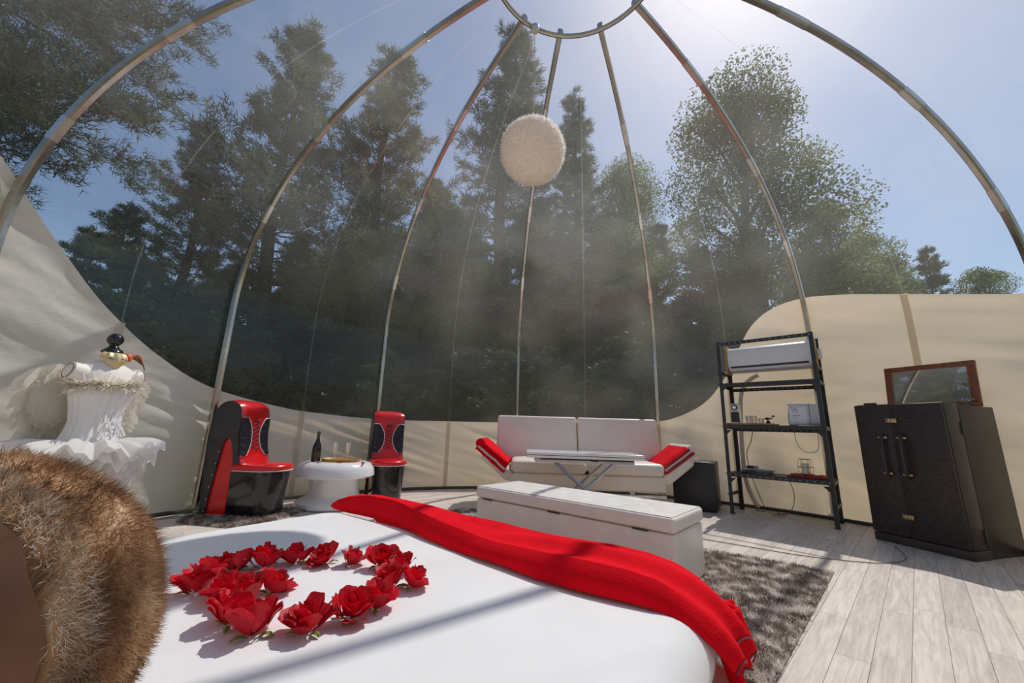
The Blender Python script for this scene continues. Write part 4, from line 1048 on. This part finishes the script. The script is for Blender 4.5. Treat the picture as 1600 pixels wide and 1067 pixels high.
def ribbon(rg_, i):
    x = rg_.uniform(-.01, .09); z = rg_.uniform(.72, .90); c = np.array([x, -.125 - rg_.random() * .02, z]); l = rg_.uniform(.03, .07); s = np.array([.006, 0, 0]); d = np.array([rg_.normal(0, .35), -.2, -1])
    return [c - s, c + s, c + d * l + s, c + d * l - s]
fan('ribbon_ends', 'satin', 40, ribbon, mq, 3)
for s in (-1, 1):       # feather wings behind
    wg = []
    rgw = np.random.default_rng(30 + s)
    for row in range(9):
        for k in range(16):
            f_ = k / 15; r_ = row / 8
            base = np.array([s * (.09 + .17 * math.sin(f_ * 2.2) * (1 - .25 * r_) + .03), .12 + .02 * rgw.random() + .008 * row, 1.20 - .10 * f_ * 0 - (.03 + .42 * r_) + .05 * math.sin(f_ * PI)])
            base[0] = s * (.06 + .24 * f_ * (math.sin((1 - r_) * 1.3 + .45)) )
            d = np.array([s * (.45 * f_ + .05), .15, -1.0]); d += rgw.normal(0, .12, 3); d /= np.linalg.norm(d); sd = np.cross(d, [0, 1, 0]); sd /= np.linalg.norm(sd)
            l = rgw.uniform(.10, .16); w = .020
            wg.append([base - sd * w * .5, base + sd * w * .5, base + d * l * .7 + sd * w, base + d * l * .7 - sd * w]); wg.append([base + d * l * .7 - sd * w, base + d * l * .7 + sd * w, base + d * l + sd * w * .3, base + d * l - sd * w * .3])
    w_ = soup('wing', np.array(wg), 4, 'feather_white', mq, kind=None)
    core_ = MB().ball((s * .17, .135, 1.0), .1, 14, 10, (1.15, .28, 2.0)).build('wing_pad', 'feather_white', mq)
    pts = rgw.normal(0, 1, (2600, 3)); pts /= np.linalg.norm(pts, axis=1)[:, None]; nn_ = pts.copy(); pts = pts * np.array([.115, .030, .20]) + np.array([s * .17, .135, 1.0])
    fur('wing_down', pts, nn_, .028, .0022, 'feather_white', mq, droop=.4, seed=41 + s, spread=.5)
MB().lathe([(.016, .02), (.016, .55)], 12).build('stand_pole', 'chrome', mq)
MB().lathe([(.0001, .0), (.17, .0), (.17, .012), (.03, .03), (.018, .05)], 28).build('stand_base', 'chrome', mq)

# ------------------------------------------------------------------ fluffy ball lamp
bl_ = thing('ball_lamp', 'big fluffy white feather ball lamp hanging from the crown ring', 'lamp', (.127, 2.907, 3.20))
BR_ = .258
MB().ball((0, 0, 0), BR_, 36, 24).build('globe', 'ball_core', bl_)
rg = np.random.default_rng(8); nn_ = rg.normal(0, 1, (15000, 3)); nn_ /= np.linalg.norm(nn_, axis=1)[:, None]
fur('feather_fluff', nn_ * BR_, nn_, .034, .0032, 'ball_fluff', bl_, droop=.1, seed=6, spread=.75)
MB().tube([(0, 0, BR_), (0, 0, zr - .10 - 3.20)], .0035, 6).build('cord', 'pipe_white', bl_)
b = MB().lathe([(.0001, -.07), (.035, -.07), (.04, -.06), (.04, -.02), (.034, -.012), (.0001, -.01)], 20); b.v = [(x, y, z + zr - .045 - 3.20) for x, y, z in b.v]; b.build('ceiling_hook', 'chrome', bl_)
# ------------------------------------------------------------------ trees and shrubs outside
def tri_needles(P, D, n, L, w, rg, spread=.9):
    """n needles per tuft at P pointing about D"""
    Pn = np.repeat(P, n, 0); Dn = np.repeat(D, n, 0) + rg.normal(0, spread, (len(P) * n, 3)); Dn /= np.linalg.norm(Dn, axis=1)[:, None]
    Pn = Pn + rg.normal(0, L * .25, Pn.shape)
    S = np.cross(Dn, rg.normal(0, 1, Dn.shape)); S /= np.linalg.norm(S, axis=1)[:, None] + 1e-9
    l = L * rg.uniform(.6, 1.2, (len(Pn), 1))
    return np.stack([Pn - S * w, Pn + S * w, Pn + Dn * l], 1)
def rot_tree(t): return t
def pine(name, label, cat, h, seed, mat, z0=.18, wid=.19, tiers=26, tuftL=.26, tw=.020, nn=11, droop=.0, up=.35, group=None, per=6, sparse=0.0, tstep=.30):
    rn = random.Random(seed); rg = np.random.default_rng(seed)
    t = thing(name, label, cat, (0, 0, 0), 0, group)
    sway = [Vector((.012 * h * math.sin(i * .7 + seed), .012 * h * math.cos(i * .9 + seed), h * i / 10)) for i in range(11)]
    MB().tube(sway, [.021 * h * (1 - .92 * i / 10) for i in range(11)], 8).build('trunk', 'bark', t)
    def tp(z): i = min(9, int(z / h * 10)); f_ = z / h * 10 - i; return sway[i].lerp(sway[i + 1], f_)
    br = MB(); P, D = [], []
    for k in range(tiers):
        fr_ = z0 + (1 - z0) * (k + rn.random() * .6) / tiers; z = fr_ * h
        if z > h * .985: continue
        rel = (fr_ - z0) / (1 - z0); Lb = wid * h * ((1 - rel) ** .75) * (.55 + .45 * min(1, rel * 5)) + .02 * h
        nb = rn.randint(per - 2, per)
        for j in range(nb):
            if rn.random() < sparse: continue
            a = 2 * PI * (j + rn.random() * .8) / nb; L = Lb * rn.uniform(.45, 1.2) * (.85 + .75 * noise.noise(Vector((math.cos(a) * 1.3, math.sin(a) * 1.3, z * .9 + seed)))); d = Vector((math.cos(a), math.sin(a), 0)); p0 = tp(z)
            pts = []
            for q in range(6):
                s = q / 5; pts.append(p0 + d * L * s + Vector((0, 0, L * (up * s * s - droop * s + .10 * (rn.random() - .5)))))
            br.tube(pts, [.0035 * h * (1 - .85 * q / 5) * (.4 + .6 * (1 - rel)) for q in range(6)], 4, caps=False)
            ntw = max(3, int(L / tstep))
            for q in range(ntw):
                s = .22 + .78 * (q + rn.random()) / ntw; i = min(4, int(s * 5)); c = pts[i].lerp(pts[i + 1], s * 5 - i)
                for sd in (-1, 1):
                    if rn.random() < .15: continue
                    dd = (d + Vector((-d.y, d.x, 0)) * sd * rn.uniform(.4, 1.3) + Vector((0, 0, rn.uniform(0, .7)))).normalized(); tl = L * .30 * (1.1 - s * .6) + .12
                    for e in (.35, .7, 1.0):
                        if tl * e > .08: cc = c + dd * tl * e; P.append(cc); D.append(dd * .8 + Vector((0, 0, .35)))
            P.append(pts[-1]); D.append(d + Vector((0, 0, .6)))
    for e in range(6): P.append(tp(h * (.94 + .012 * e))); D.append(Vector((0, 0, 1)))
    br.build('branches', 'bark', t)
    P = np.array([tuple(p) for p in P]); D = np.array([tuple(p) for p in D])
    soup('foliage', tri_needles(P, D, nn, tuftL, tw, rg), 3, mat, t)
    return t
def broadleaf(name, label, cat, h, seed, mat, n=26000, leaf=.13, z0=.22, wid=.30, group=None, blobs=30):
    rn = random.Random(seed); rg = np.random.default_rng(seed); t = thing(name, label, cat, (0, 0, 0), 0, group)
    MB().tube([(.01 * h * math.sin(i + seed), .01 * h * math.cos(i * 1.3), h * .8 * i / 8) for i in range(9)], [.022 * h * (1 - .85 * i / 8) for i in range(9)], 8).build('trunk', 'bark', t)
    br = MB(); cs = []
    for k in range(blobs):
        f_ = z0 + (1 - z0) * (k + .5) / blobs; rel = (f_ - z0) / (1 - z0); R = wid * h * math.sin(PI * min(1, .18 + .80 * rel)) ** .7; a = k * 2.4 + rn.random()
        c = Vector((R * math.cos(a) * rn.uniform(.25, .85), R * math.sin(a) * rn.uniform(.25, .85), h * f_ - .04 * h * rn.random())); cs.append((c, h * rn.uniform(.055, .105)))
        br.tube([(0, 0, max(.1 * h, c.z - .16 * h)), tuple(c * .6 + Vector((0, 0, c.z * .37))), tuple(c)], [.006 * h, .004 * h, .001 * h], 4, caps=False)
    br.build('branches', 'bark', t)
    k = rg.integers(0, len(cs), n); cen = np.array([tuple(c[0]) for c in cs])[k]; rr = np.array([c[1] for c in cs])[k]
    d = rg.normal(0, 1, (n, 3)); d /= np.linalg.norm(d, axis=1)[:, None]; P = cen + d * (rr * rg.uniform(.45, 1.12, n))[:, None] * np.array([1.15, 1.15, .8])
    A = d * .6 + rg.normal(0, .7, (n, 3)); A /= np.linalg.norm(A, axis=1)[:, None]; S = np.cross(A, rg.normal(0, 1, (n, 3))); S /= np.linalg.norm(S, axis=1)[:, None] + 1e-9
    l = leaf * rg.uniform(.7, 1.3, (n, 1))
    soup('foliage', np.stack([P - A * l * .5, P + S * l * .33, P + A * l * .5, P - S * l * .33], 1), 4, mat, t)
    return t
FG = 'forest trees behind the dome'
pineA = pine('pine_tree', 'tall pine behind the second rib from the left, feathery top', 'tree', 16, 1, 'needles', wid=.20, tiers=30, up=.42, tuftL=.30, tw=.019, nn=12)
pineB = pine('pine_tree', 'tallest pine, behind the hanging ball lamp', 'tree', 20, 2, 'needles', wid=.165, tiers=36, up=.35, tuftL=.32, tw=.021, nn=12)
pineC = pine('conifer', 'bushy dark conifer rising from the left canvas edge', 'tree', 9, 3, 'needles_dark', wid=.24, tiers=22, z0=.05, up=.30, tuftL=.20, tw=.018, nn=14)
pineN = pine('overhanging_pine', 'big near pine reaching over the dome at the upper left', 'tree', 13.5, 4, 'needles', wid=.33, tiers=24, z0=.36, up=.05, droop=.14, tuftL=.20, tw=.0095, nn=24, per=7, tstep=.19)
decA = broadleaf('leafy_tree', 'large pale green leafy tree right of the ball lamp', 'tree', 15.5, 5, 'leaves', n=70000, leaf=.115, wid=.22, z0=.12, blobs=34)
decB = broadleaf('leafy_tree', 'lower leafy tree just right of the large leafy tree', 'tree', 10, 6, 'leaves', n=42000, leaf=.095, wid=.26, z0=.08)
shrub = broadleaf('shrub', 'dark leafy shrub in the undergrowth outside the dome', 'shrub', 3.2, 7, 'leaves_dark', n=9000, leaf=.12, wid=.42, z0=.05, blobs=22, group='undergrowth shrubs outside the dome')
def gz(x, y):
    return -.08 + 1 / (1 + math.exp(-((y * .94 - x * .1) - 12.5) * .9)) * 2.2
def put(o, x, y, top, h, rz=0.0, wide=1.0):
    z = gz(x, y) - .05; s = (top - z) / h; o.location = (x, y, z); o.scale = (s * wide, s * wide, s); o.rotation_euler = (0, 0, rz)
put(pineA, -9.5, 14.1, 17.6, 16, .4)
put(pineB, -.54, 18.0, 23.3, 20, 1.0)
put(pineC, -12.5, 11.5, 7.7, 9, 0)
put(pineN, -9.1, 4.2, 13.2, 13.5, .5)
put(decA, 9.6, 14.6, 16.0, 15.5, .3, 1.05)
put(decB, 12.6, 14.3, 10.3, 10, 2.0, .92)
def more(src, h, x, y, top, lab, rz, wide=1.0, group=None):
    o = dup(src, label=lab); put(o, x, y, top, h, rz, wide)
    if group: o['group'] = group
    return o
more(pineA, 16, -6.9, 17.7, 21.0, 'tall pine between the second and third ribs from the left', 2.1)
more(pineA, 16, -11.4, 12.6, 11.6, 'lower broad pine left of the second rib, between two taller trees', 4.0, 1.0)
more(pineB, 20, 3.4, 19.7, 20.6, 'slender pine just right of the ball lamp', 2.5, .85)
more(pineC, 9, -10.7, 9.2, 5.6, 'small dark conifer above the left canvas slope', 1.3)
more(pineC, 9, 19.4, 18.8, 10.2, 'conifer far right, leftmost of three on the skyline', .6)
more(pineC, 9, 19.55, 17.1, 9.9, 'pointed conifer far right on the skyline above the mirror', 2.2, .8)
more(decB, 10, 20.6, 16.0, 8.4, 'rounded tree at the right end of the skyline', 1.0, .9)
more(decB, 10, 15.3, 16.0, 9.6, 'leafy tree behind the right rib, low on the skyline', 3.3, 1.1)
more(decA, 15.5, 6.3, 20.5, 16.5, 'pale leafy tree between ball lamp and large leafy tree', 2.2, .8)
rn = random.Random(77)
fill = [(-13, 17, 8), (-8.3, 19, 11), (-4.6, 20.5, 15), (-3.2, 17.2, 11), (1.4, 22, 15), (2.2, 17.2, 10), (5.0, 18, 11), (7.6, 19.5, 12), (-6.0, 15.4, 9), (-10.2, 17.5, 10), (11.8, 18, 11), (15, 19, 10), (8.0, 15.6, 9), (-1.8, 15.9, 8), (.6, 16.2, 8.5), (4.1, 15.6, 8), (17.5, 17.6, 8.6)]
for i, (x, y, top) in enumerate(fill):
    src, h = ((pineC, 9), (decA, 15.5), (pineC, 9), (decB, 10), (pineB, 20))[i % 5]
    more(src, h, x, y, top, 'dark forest tree standing in the mass of the wood', rn.random() * 6, 1.25, 'trees massed in the wood')
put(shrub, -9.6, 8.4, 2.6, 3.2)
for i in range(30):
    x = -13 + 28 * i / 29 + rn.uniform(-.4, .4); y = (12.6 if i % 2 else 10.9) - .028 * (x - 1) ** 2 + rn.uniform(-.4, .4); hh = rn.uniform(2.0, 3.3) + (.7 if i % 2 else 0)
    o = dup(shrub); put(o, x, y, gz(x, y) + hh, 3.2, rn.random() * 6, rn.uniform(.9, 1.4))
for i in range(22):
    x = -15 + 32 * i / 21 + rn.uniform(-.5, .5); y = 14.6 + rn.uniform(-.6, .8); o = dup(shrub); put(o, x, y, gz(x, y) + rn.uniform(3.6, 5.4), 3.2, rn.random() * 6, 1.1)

for i in range(16):
    x = -24 + 50 * i / 15 + rn.uniform(-1, 1); y = 25 + rn.uniform(-1.5, 2.5) - .012 * x * x
    src, h = ((pineC, 9), (decA, 15.5), (decB, 10))[i % 3]
    top = (10.5 if -16 < x < 9 else 7.0) + rn.uniform(-1, 1)
    more(src, h, x, y, top, 'dark forest tree standing in the mass of the wood', rn.random() * 6, 1.5, 'trees massed in the wood')
